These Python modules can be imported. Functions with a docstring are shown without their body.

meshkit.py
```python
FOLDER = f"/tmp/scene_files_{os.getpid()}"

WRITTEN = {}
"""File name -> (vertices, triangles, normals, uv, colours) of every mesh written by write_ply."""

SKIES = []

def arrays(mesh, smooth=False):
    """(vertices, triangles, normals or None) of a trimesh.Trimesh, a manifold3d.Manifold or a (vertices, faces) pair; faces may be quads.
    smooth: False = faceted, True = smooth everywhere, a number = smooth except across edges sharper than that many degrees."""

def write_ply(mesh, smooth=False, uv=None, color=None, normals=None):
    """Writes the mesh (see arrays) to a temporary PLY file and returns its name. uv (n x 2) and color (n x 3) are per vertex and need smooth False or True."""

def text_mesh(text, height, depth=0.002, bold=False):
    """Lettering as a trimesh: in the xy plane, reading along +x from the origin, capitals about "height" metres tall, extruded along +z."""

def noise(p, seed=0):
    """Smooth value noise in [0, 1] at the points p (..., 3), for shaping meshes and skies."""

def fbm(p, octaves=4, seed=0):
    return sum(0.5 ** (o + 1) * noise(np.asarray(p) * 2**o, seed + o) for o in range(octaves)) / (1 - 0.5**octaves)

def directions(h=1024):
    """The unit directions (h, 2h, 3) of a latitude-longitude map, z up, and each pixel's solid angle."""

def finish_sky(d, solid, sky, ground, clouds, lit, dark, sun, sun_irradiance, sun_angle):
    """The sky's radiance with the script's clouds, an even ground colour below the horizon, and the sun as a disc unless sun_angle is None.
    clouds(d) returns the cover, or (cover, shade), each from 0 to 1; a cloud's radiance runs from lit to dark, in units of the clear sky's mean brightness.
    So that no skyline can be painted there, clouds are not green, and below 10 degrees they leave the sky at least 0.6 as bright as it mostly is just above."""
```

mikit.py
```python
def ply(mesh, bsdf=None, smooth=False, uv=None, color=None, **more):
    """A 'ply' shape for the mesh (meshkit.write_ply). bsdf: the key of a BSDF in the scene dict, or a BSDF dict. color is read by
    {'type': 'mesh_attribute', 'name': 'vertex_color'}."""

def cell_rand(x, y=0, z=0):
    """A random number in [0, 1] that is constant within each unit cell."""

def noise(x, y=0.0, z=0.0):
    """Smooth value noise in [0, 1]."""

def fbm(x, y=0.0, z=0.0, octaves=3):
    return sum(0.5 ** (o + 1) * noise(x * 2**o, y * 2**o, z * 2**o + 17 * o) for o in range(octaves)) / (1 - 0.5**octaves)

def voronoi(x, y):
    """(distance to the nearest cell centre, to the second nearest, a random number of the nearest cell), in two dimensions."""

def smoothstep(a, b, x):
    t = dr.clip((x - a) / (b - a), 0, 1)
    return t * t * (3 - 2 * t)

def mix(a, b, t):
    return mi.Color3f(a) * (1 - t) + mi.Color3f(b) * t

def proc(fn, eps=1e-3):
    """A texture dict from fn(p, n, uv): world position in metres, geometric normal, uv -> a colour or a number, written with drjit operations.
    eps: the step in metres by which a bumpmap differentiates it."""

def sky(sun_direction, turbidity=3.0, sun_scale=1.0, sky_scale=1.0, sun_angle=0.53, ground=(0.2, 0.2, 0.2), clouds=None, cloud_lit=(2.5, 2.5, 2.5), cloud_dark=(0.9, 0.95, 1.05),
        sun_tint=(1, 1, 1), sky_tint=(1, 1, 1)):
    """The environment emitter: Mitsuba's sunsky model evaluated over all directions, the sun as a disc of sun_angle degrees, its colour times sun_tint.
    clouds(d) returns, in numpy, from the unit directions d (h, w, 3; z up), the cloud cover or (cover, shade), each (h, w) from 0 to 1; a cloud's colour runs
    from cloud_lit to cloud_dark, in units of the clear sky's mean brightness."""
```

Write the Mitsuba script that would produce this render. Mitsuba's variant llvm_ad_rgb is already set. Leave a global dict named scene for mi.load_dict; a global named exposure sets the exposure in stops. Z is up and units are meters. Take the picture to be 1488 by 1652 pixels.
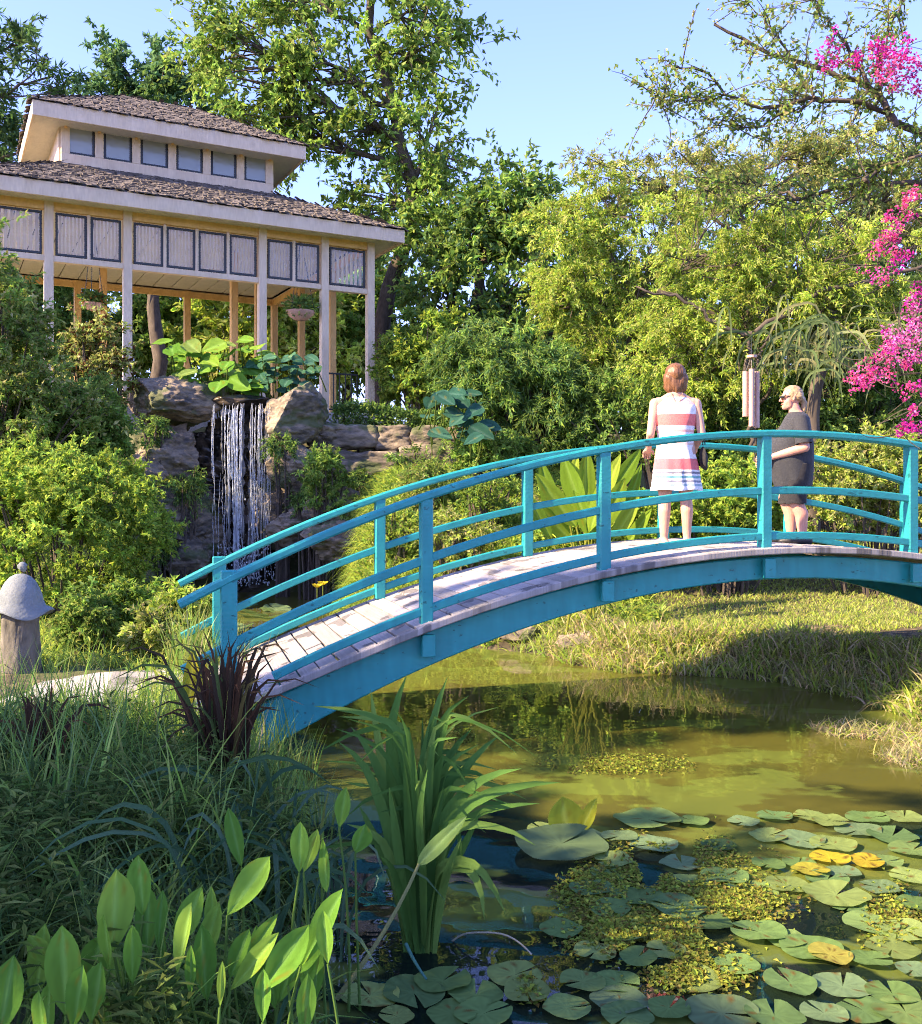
import math, numpy as np, trimesh, manifold3d, shapely
import drjit as dr, mitsuba as mi, mikit
from mikit import proc, fbm, noise, voronoi, cell_rand, smoothstep, mix, ply
import meshkit
T = mi.ScalarTransform4f
# ---------------------------------------------------------------- camera, sky, exposure
F, HOR, CAMZ = 1608.0, 807.0, 1.9           # focal length and horizon of the photograph in its pixels, eye height above the water
exposure = 4.3
scene, labels = {}, {}
scene['camera'] = {'type': 'perspective', 'fov': math.degrees(2 * math.atan(744 / F)), 'fov_axis': 'x', 'near_clip': 0.05, 'far_clip': 3000.0,
                   'principal_point_offset_y': (826 - HOR) / 1652,
                   'to_world': T().look_at(origin=[0, 0, CAMZ], target=[0, 1, CAMZ], up=[0, 0, 1])}
SUN = (-0.78, -0.34, 0.56)
scene['daylight'] = mikit.sky(SUN, turbidity=3.0, sun_scale=0.62, sun_tint=(1.0, 0.95, 0.87), ground=(0.12, 0.14, 0.06), sky_tint=(0.76, 0.62, 0.98))
# ---------------------------------------------------------------- helpers
def at(px, py, D):                            # a point of the place from where the photograph shows it and its distance
    return np.array([(px - 744) / F * D, D, CAMZ - (py - HOR) / F * D])
def nrm(v):
    v = np.asarray(v, float)
    return v / np.maximum(np.linalg.norm(v, axis=-1, keepdims=True), 1e-9)
COUNT = {}
def key_of(name, parent=None):
    k = f'{parent}__{name}' if parent else name
    n = COUNT.get(k, 0); COUNT[k] = n + 1
    return k if n == 0 else f'{k}_{n:03d}'
def lab(k, label=None, cat=None, group=None, kind=None):
    d = labels.setdefault(k, {})
    for a, v in (('label', label), ('category', cat), ('group', group), ('kind', kind)):
        if v: d[a] = v
def thing(name, label, cat, group=None):
    k = key_of(name); lab(k, label, cat, group); return k
def add(name, mesh, bsdf, parent=None, label=None, cat=None, group=None, kind=None, smooth=False):
    k = key_of(name, parent)
    col = None
    if isinstance(mesh, tuple) and len(mesh) == 3:
        mesh, col = (mesh[0], mesh[1]), mesh[2]
    scene[k] = ply(mesh, bsdf, smooth=smooth, color=col)
    if label or cat or group or kind: lab(k, label, cat, group, kind)
    return k
def cat_(*ms):                                # joins (v, f[, c]) tuples
    ms = [m for m in ms if m is not None and len(m[0])]
    V, Fs, C, o = [], [], [], 0
    for m in ms:
        f = np.asarray(m[1])
        if f.shape[1] == 4: f = np.vstack([f[:, [0, 1, 2]], f[:, [0, 2, 3]]])
        V.append(m[0]); Fs.append(f + o); o += len(m[0])
        if len(m) == 3: C.append(m[2])
    return (np.vstack(V), np.vstack(Fs), np.vstack(C)) if C else (np.vstack(V), np.vstack(Fs))
def tm(m): return (np.array(m.vertices), np.array(m.faces))
def box(c, s, ch=0.006, R=None):              # chamfered box, centre c, size s
    s = np.asarray(s, float) / 2; ch = min(ch, *(s * 0.45))
    pts = []
    for sx in (-1, 1):
        for sy in (-1, 1):
            for sz in (-1, 1):
                q = np.array([sx, sy, sz]) * s
                for a in range(3):
                    e = q.copy(); e -= np.array([sx, sy, sz]) * ch; e[a] = q[a]; pts.append(e)
    m = trimesh.convex.convex_hull(np.array(pts)); v, f = tm(m)
    if R is not None: v = v @ np.asarray(R).T
    return v + np.asarray(c), f
def tube(P, r, n=6, cap=True):
    P = np.asarray(P, float); k = len(P); r = np.broadcast_to(np.asarray(r, float), (k,))
    t = nrm(np.gradient(P, axis=0))
    up = np.array([0.31, 0.2, 0.93]) if abs(t[0] @ np.array([0.31, 0.2, 0.93])) < 0.9 else np.array([0.95, 0.2, 0.1])
    a = nrm(np.cross(t, up)); b = np.cross(t, a)
    ang = np.arange(n) * 2 * np.pi / n
    v = P[:, None] + r[:, None, None] * (a[:, None] * np.cos(ang)[None, :, None] + b[:, None] * np.sin(ang)[None, :, None])
    v = v.reshape(-1, 3); f = []
    i = np.arange(n); j = (i + 1) % n
    for s in range(k - 1):
        f += [np.stack([s * n + i, s * n + j, (s + 1) * n + j], 1), np.stack([s * n + i, (s + 1) * n + j, (s + 1) * n + i], 1)]
    if cap:
        v = np.vstack([v, P[:1], P[-1:]])
        f += [np.stack([j, i, i * 0 + k * n], 1), np.stack([(k - 1) * n + i, (k - 1) * n + j, i * 0 + k * n + 1], 1)]
    return v, np.vstack(f)
def bez(a, b, c, k=8):
    t = np.linspace(0, 1, k)[:, None]
    return (1 - t) ** 2 * np.asarray(a) + 2 * t * (1 - t) * np.asarray(b) + t * t * np.asarray(c)
def spline(pts, k=24):
    from scipy.interpolate import PchipInterpolator
    pts = np.asarray(pts, float); u = np.r_[0, np.cumsum(np.linalg.norm(np.diff(pts, axis=0), axis=1))]
    return PchipInterpolator(u, pts)(np.linspace(0, u[-1], k))
def leaves(P, D, N, L, W, C, fold=0.25):      # folded diamonds, two triangles each
    n = len(P); D = nrm(D); S = nrm(np.cross(D, N)); N = np.cross(S, D)
    L = np.broadcast_to(L, (n,))[:, None]; W = np.broadcast_to(W, (n,))[:, None]
    m = P + D * L * 0.45 + N * W * fold
    v = np.stack([P, m - S * W / 2, P + D * L - N * L * 0.12, m + S * W / 2], 1).reshape(-1, 3)
    o = np.arange(n)[:, None] * 4
    f = np.vstack([o + [0, 1, 2], o + [0, 2, 3]])
    return v, f, np.repeat(np.clip(C, 0.001, 0.95), 4, axis=0)
def blades(P, D, N, L, W, C, K=4, droop=0.5, shape=None, rng=None):   # curved ribbons with pointed tips
    n = len(P); D = nrm(D); S = nrm(np.cross(D, N))
    L = np.broadcast_to(L, (n,))[:, None]; W = np.broadcast_to(W, (n,))[:, None]; droop = np.broadcast_to(droop, (n,))[:, None]
    out = []; hz = nrm(D * [1, 1, 0] + 1e-6)
    for i in range(K + 1):
        t = i / K
        c = P + D * L * t * (1 - 0.25 * droop * t) + hz * L * droop * 0.35 * t * t + np.array([0, 0, -1.0]) * L * droop * 0.55 * t ** 2.2
        w = W * (shape(t) if shape else (0.55 + 0.45 * math.sin(math.pi * min(1, t * 1.3 + .1))) * (1 - t ** 2.5)) / 2 + 1e-5
        out += [c - S * w, c + S * w]
    v = np.stack(out, 1).reshape(-1, 3); q = 2 * (K + 1); o = np.arange(n)[:, None] * q
    f = np.vstack([np.vstack([o + [2 * i, 2 * i + 1, 2 * i + 3], o + [2 * i, 2 * i + 3, 2 * i + 2]]) for i in range(K)])
    return v, f, np.repeat(np.clip(C, 0.001, 0.95), q, axis=0)
def palette(rng, n, cols, jit=0.18):
    cols = np.asarray(cols); c = cols[rng.integers(0, len(cols), n)]
    return c * (1 + jit * rng.standard_normal((n, 1))) * (1 + 0.06 * rng.standard_normal((n, 3)))
def rand_dir(rng, n): return nrm(rng.standard_normal((n, 3)))
# ---------------------------------------------------------------- materials
def tw(d): return {'type': 'twosided', 'bsdf': d}
def rgb(*c): return {'type': 'rgb', 'value': list(c)}
def princ(col, rough=0.5, **k): return tw({'type': 'principled', 'base_color': rgb(*col) if isinstance(col, tuple) else col, 'roughness': rough, **k})
VC = {'type': 'mesh_attribute', 'name': 'vertex_color'}
scene['leaf'] = {'type': 'principledthin', 'base_color': VC, 'roughness': 0.45, 'diff_trans': 0.95, 'eta': 1.45}
scene['leaf_glossy'] = {'type': 'principledthin', 'base_color': VC, 'roughness': 0.28, 'diff_trans': 0.75, 'eta': 1.5}

def bump(col, rough, h, eps=2e-3, **k):
    return tw({'type': 'bumpmap', 'tex': proc(h, eps=eps), 'scale': 1.0, 'bsdf': {'type': 'principled', 'base_color': rgb(*col) if isinstance(col, tuple) else proc(col), 'roughness': rough if isinstance(rough, float) else proc(rough), **k}})
scene['bark'] = princ(proc(lambda p, n, uv: mix((0.03, 0.024, 0.019), (0.125, 0.10, 0.075), fbm(p.x * 11, p.y * 11, p.z * 4))), 0.9)
scene['paint'] = bump(lambda p, n, uv: mix((0.012, 0.222, 0.232), (0.024, 0.28, 0.283), fbm(p.x * 5, p.y * 5, p.z * 9)) * (.84 + .3 * fbm(p.x * 22, p.y * 22, p.z * 3)) * (1 - 0.5 * smoothstep(0.72, 0.78, fbm(p.x * 18, p.y * 18, p.z * 26))), 0.4,
    lambda p, n, uv: 0.0016 * fbm(p.x * 30, p.y * 30, p.z * 60))
# ---------------------------------------------------------------- the ground
POND = np.array([(-.55, 3.0), (-.62, 3.9), (-.75, 4.7), (-1.0, 5.6), (-1.25, 6.4), (-1.45, 7.4), (-1.9, 9.0), (-2.6, 11), (-3.9, 13.5), (-5.1, 16.5), (-5.6, 19.3), (-4.9, 20.6), (-3.2, 20.6), (-2.5, 19.0),
                 (-1.9, 16), (-1.1, 13.9), (0.1, 12.9), (1.0, 12.3), (1.3, 11.5), (1.75, 11.0), (2.6, 10.8), (3.35, 10.4), (3.8, 9.5), (3.95, 8.6), (4.25, 7.9), (5.0, 7.4), (6.5, 7.0), (9, 6.5), (11, 4), (9, 1.2), (3.5, 1.3), (0.6, 2.0)])
POLY = shapely.Polygon(POND).buffer(.25).buffer(-.25)
HILL = shapely.Polygon([(-60, 17), (-12, 17.5), (-8.0, 20.2), (-6.2, 21.6), (-2.7, 21.8), (-1.9, 20.7), (1.6, 21.0), (5, 25), (9, 31), (30, 36), (60, 90), (-60, 90)])
def sdist(poly, x, y):
    p = shapely.points(x, y); shapely.prepare(poly)
    return np.where(shapely.contains(poly, p), -1, 1) * shapely.distance(poly.exterior, p)
def sst(a, b, x):
    t = np.clip((x - a) / (b - a), 0, 1); return t * t * (3 - 2 * t)
def ground_z(x, y):
    x, y = np.asarray(x, float), np.asarray(y, float)
    d = sdist(POLY, x, y)
    z = np.where(d > 0, .30 * sst(0, .55, d) + .03 * np.clip(d, 0, 6), -.6 * sst(0, .8, -d))
    land = sst(0, .6, d)
    z = z + land * 2.1 * sst(12.8, 20.3, y) * sst(-3.2, -1.2, x) * (1 - .55 * sst(1.5, 5, x))
    z = z + land * 2.4 * sst(10.5, 18, y) * sst(-4.2, -8.5, x)
    h = -sdist(HILL, x, y)
    z = z * (1 - sst(0, 1.2, h)) + sst(0, 1.2, h) * np.maximum(z, 3.5 + .08 * np.clip(h, 0, 9))
    far = np.hypot(x, y)
    z = z + .05 * (meshkit.fbm(np.stack([x * 1.3, y * 1.3, x * 0], -1)) - .5) * (np.clip(d, 0, 1)) * (far < 60)
    return z
def axis(a, b, s, far):
    m = np.arange(a, b, s); k = s * 1.25 ** np.arange(1, 60); k = np.cumsum(k); k = k[k < far]
    return np.r_[(a - k)[::-1], m, b + k]
gx, gy = np.meshgrid(axis(-12, 13, .16, 900), axis(1, 27, .16, 900))
gz = ground_z(gx, gy); ny, nx = gx.shape; ii = np.arange(ny * nx).reshape(ny, nx)
gv = np.stack([gx, gy, gz], -1).reshape(-1, 3); gf = np.stack([ii[:-1, :-1], ii[:-1, 1:], ii[1:, 1:], ii[1:, :-1]], -1).reshape(-1, 4)
def ground_col(p, n, uv):
    a = fbm(p.x * 1.1, p.y * 1.1, 3.0); b = fbm(p.x * 14, p.y * 14, p.z * 14)
    c = mix((0.05, 0.04, 0.022), (0.075, 0.085, 0.028), smoothstep(.35, .6, a))
    return mix(c, (0.16, 0.125, 0.07), smoothstep(.52, .75, b) * .8)
scene['soil'] = bump(ground_col, 0.95, lambda p, n, uv: 0.02 * fbm(p.x * 12, p.y * 12, p.z * 12), eps=6e-3)
add('ground', (gv, gf), 'soil', kind='structure', smooth=True)
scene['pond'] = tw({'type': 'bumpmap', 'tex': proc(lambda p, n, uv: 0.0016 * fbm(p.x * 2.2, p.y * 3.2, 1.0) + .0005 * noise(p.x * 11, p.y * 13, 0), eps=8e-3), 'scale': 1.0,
    'bsdf': {'type': 'plastic', 'int_ior': 1.33, 'diffuse_reflectance': proc(lambda p, n, uv: mix(mix((0.005, 0.011, 0.008), (0.092, 0.092, 0.018), smoothstep(.40, .55, .55 * fbm(p.x * .7, p.y * 1.1, 7.0, octaves=5) + .07 * (p.y - 3.9))), (0.13, 0.165, 0.03), .7 * smoothstep(.54, .60, fbm(p.x * 1.4, p.y * 2.6, 3.0, octaves=5)) * smoothstep(.3, .5, noise(p.x * .4, p.y * .4, 2.0))))}})  # farther water painted golden to imitate the reflection of the lit bank
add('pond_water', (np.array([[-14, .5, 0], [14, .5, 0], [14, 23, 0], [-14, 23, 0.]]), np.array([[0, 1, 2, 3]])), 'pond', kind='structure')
# ---------------------------------------------------------------- the footbridge
TH = .275; BD = np.array([math.cos(TH), math.sin(TH), 0]); BN = np.array([-math.sin(TH), math.cos(TH), 0]); B0 = np.array([2.597, 8.528, 0]); BW, PS, BH = 1.853, 1.49, 1.0
def deck_z(s):
    s = np.asarray(s, float)
    a = 1.501 - .051 * (s - .283) ** 2
    return np.where(s < -3.5, np.logaddexp(a * 9, .36 * 9) / 9 - .0 , a)
def bp(s, w, z):
    s = np.asarray(s, float)
    return B0 + BD * s[..., None] + BN * np.asarray(w, float)[..., None] + np.array([0, 0, 1.]) * np.asarray(z, float)[..., None]
def rail(s0, s1, w, zf, wid, hei, ch=.008, k=44):   # a bent timber: chamfered section swept along the arch
    s = np.linspace(s0, s1, k); z = zf(s); dz = np.gradient(z, s)
    a, b = wid / 2, hei / 2 if not callable(hei) else None
    v = []
    for i in range(k):
        h = hei(s[i]) / 2 if callable(hei) else b
        sec = [(-a + ch, -h), (a - ch, -h), (a, -h + ch), (a, h - ch), (a - ch, h), (-a + ch, h), (-a, h - ch), (-a, -h + ch)]
        t = nrm(np.array([1, dz[i]])); up = np.array([-t[1], t[0]])
        for (u, q) in sec:
            v.append(B0 + BD * (s[i] + up[0] * q) + BN * (w + u) + np.array([0, 0, z[i] + up[1] * q]))
    v = np.array(v); f = []
    for i in range(k - 1):
        for j in range(8):
            f.append([i * 8 + j, i * 8 + (j + 1) % 8, (i + 1) * 8 + (j + 1) % 8, (i + 1) * 8 + j])
    v = np.vstack([v, v[:8].mean(0), v[-8:].mean(0)]); q = len(v)
    f = np.array(f); f = np.vstack([f[:, [0, 1, 2]], f[:, [0, 2, 3]]])
    caps = [[(j + 1) % 8, j, q - 2] for j in range(8)] + [[(k - 1) * 8 + j, (k - 1) * 8 + (j + 1) % 8, q - 1] for j in range(8)]
    return v, np.vstack([f, caps])
RB = np.stack([BD, BN, [0, 0, 1]], 1)
bridge = thing('arched_footbridge', 'turquoise painted wooden arched footbridge with grey plank deck over the pond', 'footbridge')
for w, nm in ((0, 'front'), (BW, 'back')):
    for i in range(1, 8):
        s = (i - 4) * PS; z0 = float(deck_z(s)); lo = z0 - (.05 if w == 0 else .0); wd = .12 if i == 1 else .095
        hi = z0 + BH - .045
        if i == 1: lo = .18
        add('post', box(B0 + BD * s + BN * w + [0, 0, (lo + hi) / 2], (wd, .095, hi - lo), .009, RB), 'paint', bridge)
        if i > 1: add('beam_block', box(B0 + BD * s + BN * (w - .075 if w == 0 else w + .075) + [0, 0, z0 - .175], (.105, .05, .17), .006, RB), 'paint', bridge)
    sg = -1 if w == 0 else 1
    add('handrail', rail(-4.82, 5.1, w, lambda s: deck_z(s) * 0 + 1.501 - .051 * (s - .283) ** 2 + BH - .028, .11, .062, .014), 'paint', bridge, smooth=35)
    add('middle_rail', rail(-4.8, 5.1, w + sg * .01, lambda s: 1.501 - .051 * (s - .283) ** 2 + .485, .05, .066), 'paint', bridge, smooth=35)
    add('kerb_rail', rail(-4.15 if w == 0 else -4.3, 5.1, w + sg * .012, lambda s: 1.501 - .051 * (s - .283) ** 2 + .095, .055, .064), 'paint', bridge, smooth=35)
    bd = lambda s: .19 + .0075 * s * s
    add('arch_beam', rail(-4.75, 5.4, w + .035 * -sg, lambda s: 1.501 - .051 * (s - .283) ** 2 - .085 - bd(s) / 2, .09, bd, .01), 'paint', bridge, smooth=35)
    add('deck_edging', rail(-4.9, 5.3, w + sg * .133, lambda s: deck_z(s) - .026, .036, .056), 'deck_wood', bridge, smooth=35)
def deck_col(p, n, uv):
    s = (p.x - B0[0]) * BD[0] + (p.y - B0[1]) * BD[1]; w = (p.x - B0[0]) * BN[0] + (p.y - B0[1]) * BN[1]
    i = dr.floor((s + 5.4) / .145)
    c = mix((0.18, 0.17, 0.16), (0.34, 0.32, 0.31), cell_rand(i, 3, 1) * .7 + .3 * fbm(s * 5, w * 2, 1.0))
    g = fbm(s * 90, w * 3.5, i * 3.7)
    return c * (.72 + .5 * g) * (1 - .55 * smoothstep(.62, .72, fbm(s * 7, w * 5, 9.0)))
scene['deck_wood'] = bump(deck_col, 0.8, lambda p, n, uv: 0.0025 * fbm(((p.x - B0[0]) * BD[0] + (p.y - B0[1]) * BD[1]) * 80, ((p.x - B0[0]) * BN[0] + (p.y - B0[1]) * BN[1]) * 4, 2.0))
rg = np.random.default_rng(3)
for i, s in enumerate(np.arange(-5.33, 5.4, .145)):
    z = float(deck_z(s)); sl = float((deck_z(s + .02) - deck_z(s - .02)) / .04); a = math.atan(sl) + rg.normal(0, .008)
    R = RB @ np.array([[math.cos(a), 0, -math.sin(a)], [0, 1, 0], [math.sin(a), 0, math.cos(a)]])
    cut = rg.choice([None, None, .45, .6, .35])
    lo, hi = -.11 + rg.normal(0, .008), BW + .11 + rg.normal(0, .008)
    for w0, w1 in ([(lo, hi)] if cut is None else [(lo, BW * cut - .004), (BW * cut + .004, hi)]):
        add('plank', box(B0 + BD * s + BN * ((w0 + w1) / 2) + [0, 0, z - .022 + rg.normal(0, .003)], (.1405, w1 - w0, .042), .004, R), 'deck_wood', bridge)
# ---------------------------------------------------------------- the path to the bridge
def stone_col(p, n, uv):
    return mix((0.24, 0.22, 0.21), (0.48, 0.45, 0.43), fbm(p.x * 7, p.y * 7, p.z * 7)) * (.75 + .5 * fbm(p.x * 60, p.y * 60, p.z * 60))
scene['path_stone'] = bump(stone_col, 0.9, lambda p, n, uv: 0.006 * fbm(p.x * 25, p.y * 25, p.z * 25))
px0 = B0 + BD * -5.35
pp = [px0 + BN * -.25, px0 + BN * (BW + .2), px0 - BD * 3 + BN * (BW + .3) + [0, -.3, 0], px0 - BD * 9 + BN * (BW + .4) + [0, -2.0, 0], px0 - BD * 9 + BN * -1.2 + [0, -2.5, 0], px0 - BD * 3 + BN * -.4 + [0, -.4, 0]]
pv = np.array([[q[0], q[1], z] for z in (.1, .345) for q in pp]); n6 = np.arange(6)
pf = np.vstack([[[6, 7, 8], [6, 8, 11], [8, 9, 10], [8, 10, 11]], np.stack([n6, (n6 + 1) % 6, (n6 + 1) % 6 + 6], 1), np.stack([n6, (n6 + 1) % 6 + 6, n6 + 6], 1)])
add('path', (pv, pf), 'path_stone', kind='structure')

# ---------------------------------------------------------------- the pavilion
def wood_col(a, b, sc=1.0):
    return lambda p, n, uv: mix(a, b, fbm(p.x * 6 * sc, p.y * 6 * sc, p.z * 1.5 * sc)) * (.8 + .3 * fbm(p.x * 40, p.y * 40, p.z * 6))
scene['trim_paint'] = princ(proc(wood_col((0.58, 0.46, 0.31), (0.72, 0.59, 0.42))), 0.55)
scene['ochre_paint'] = princ(proc(wood_col((0.64, 0.38, 0.12), (0.80, 0.54, 0.22))), 0.55)
scene['soffit_paint'] = princ(proc(wood_col((0.50, 0.47, 0.36), (0.62, 0.58, 0.46))), 0.6)
scene['dark_metal'] = princ((0.02, 0.024, 0.028), 0.45)
scene['pane_glass'] = {'type': 'thindielectric', 'int_ior': 1.5}
scene['sky_reflect_glass'] = princ(proc(lambda p, n, uv: mix((0.22, 0.25, 0.25), (0.32, 0.35, 0.34), fbm(p.x * .7, p.y * .7, p.z * 2))), 0.12, specular=0.7)  # opaque grey blue imitates the sky reflected in the upper panes
scene['reflection_tan'] = princ(proc(lambda p, n, uv: mix((0.46, 0.33, 0.14), (0.62, 0.47, 0.24), fbm(p.x * 3, p.y * 3, p.z * 8))), 0.8)  # tan of the added slats that imitate reflections in the lower windows
scene['shingle'] = bump(lambda p, n, uv: mix((0.04, 0.038, 0.034), (0.20, 0.17, 0.14), fbm(p.x * 5, p.y * 5, p.z * 9)) * (.55 + .7 * fbm(p.x * 28, p.y * 28, p.z * 28)), 0.95, lambda p, n, uv: .008 * fbm(p.x * 20, p.y * 20, p.z * 20))
PD = np.array([.885, .466, 0]); PN = np.array([-.466, .885, 0]); PC = np.array([-2.285, 25.0, 0]); RP = np.stack([PD, PN, [0, 0, 1]], 1)
def pv_(s, t, z): return PC - PD * s + PN * t + np.array([0, 0, z])        # s to the left along the front, t back from it
def pbox(s0, s1, t0, t1, z0, z1, ch=.008): return box(pv_((s0 + s1) / 2, (t0 + t1) / 2, (z0 + z1) / 2), (abs(s1 - s0), abs(t1 - t0), abs(z1 - z0)), ch, RP)
def pmesh(fn_pts, faces): return np.array([pv_(*q) for q in fn_pts]), np.array(faces)
pav = thing('garden_pavilion', 'two tiered open garden pavilion with shingle roofs, cream posts and a band of windows', 'pavilion')
L, DP, FZ = 8.72, 8.0, 4.05
SP = [0, 1.21, 2.77, 5.85, 7.48, L]
TZ, WB, WT = 8.36, 7.2, 8.13
for s in SP: add('post', pbox(s - .095, s + .095, -.095, .095, FZ - .6, TZ), 'trim_paint', pav)
for s in (0, 2.77, 5.95, L): add('rear_post', pbox(s - .095, s + .095, DP - .095, DP + .095, FZ - .6, TZ), 'ochre_paint', pav)
for t in (2.7, 5.3):
    for s in (0, L): add('side_post', pbox(s - .09, s + .09, t - .09, t + .09, FZ - .6, TZ), 'ochre_paint', pav)
for s, t in ((2.75, 2.6), (2.1, 2.6), (5.6, 5.4)): add('inner_post', pbox(s - .09, s + .09, t - .09, t + .09, FZ - .6, TZ), 'ochre_paint', pav)
add('floor_slab', pbox(-.3, L + .3, -.3, DP + .3, FZ - .7, FZ - .02), 'path_stone', pav)
WIN = [(0, 1)] + [(1, 2)] * 2 + [(2, 3)] * 4 + [(3, 4)] * 2 + [(4, 5)]
for t in (0, DP):                               # head and sill beams, front and back
    for a, b in zip(SP[:-1], SP[1:]) if t == 0 else [(-.0, L)]:
        add('head_beam', pbox(a + .097, b - .097, t - .06, t + .06, WT + .03, TZ - .01), 'ochre_paint', pav)
        if t == 0: add('sill_beam', pbox(a + .097, b - .097, t - .075, t + .075, WB - .15, WB - .02), 'trim_paint', pav)
for s in (0, L):
    add('head_beam', pbox(s - .06, s + .06, .1, DP - .1, WT + .03, TZ - .01), 'ochre_paint', pav)
for t, bays in ((0, zip(SP[:-1], SP[1:], (1, 2, 4, 2, 1))),):
    for a, b, n in bays:
        w = (b - a - .19) / n
        for i in range(n):
            x0 = a + .095 + w * i; x1 = x0 + w
            if i: add('mullion', pbox(x0 - .035, x0 + .035, t - .05, t + .05, WB - .018, WT + .028), 'trim_paint', pav)
            fr = thing_key = key_of('window', pav)
            g = .04
            fm = cat_(pbox(x0 + g, x1 - g, t - .025, t + .025, WB, WB + .05, .004), pbox(x0 + g, x1 - g, t - .025, t + .025, WT - .05, WT, .004),
                      pbox(x0 + g, x0 + g + .05, t - .023, t + .023, WB + .05, WT - .05, .004), pbox(x1 - g - .05, x1 - g, t - .023, t + .023, WB + .05, WT - .05, .004))
            scene[fr] = ply(fm, 'dark_metal')
            m = pmesh([(x0 + g + .05, t, WB + .05), (x1 - g - .05, t, WB + .05), (x1 - g - .05, t, WT - .05), (x0 + g + .05, t, WT - .05)], [[0, 1, 2, 3]])
            add('pane', m, 'pane_glass', fr)
            bl = [pbox(x0 + g + .055 + k * (w - .19) / 7, x0 + g + .055 + (k + .62) * (w - .19) / 7, .09 + .006 * (k % 2), .098 + .006 * (k % 2), WB + .02 + .01 * ((k * 7) % 3), WT - .01, .002) for k in range(7)]
            add('reflection_slats', cat_(*bl), 'reflection_tan', fr, kind='stuff')  # slats added behind the pane, standing in for its striped tan reflections
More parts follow.
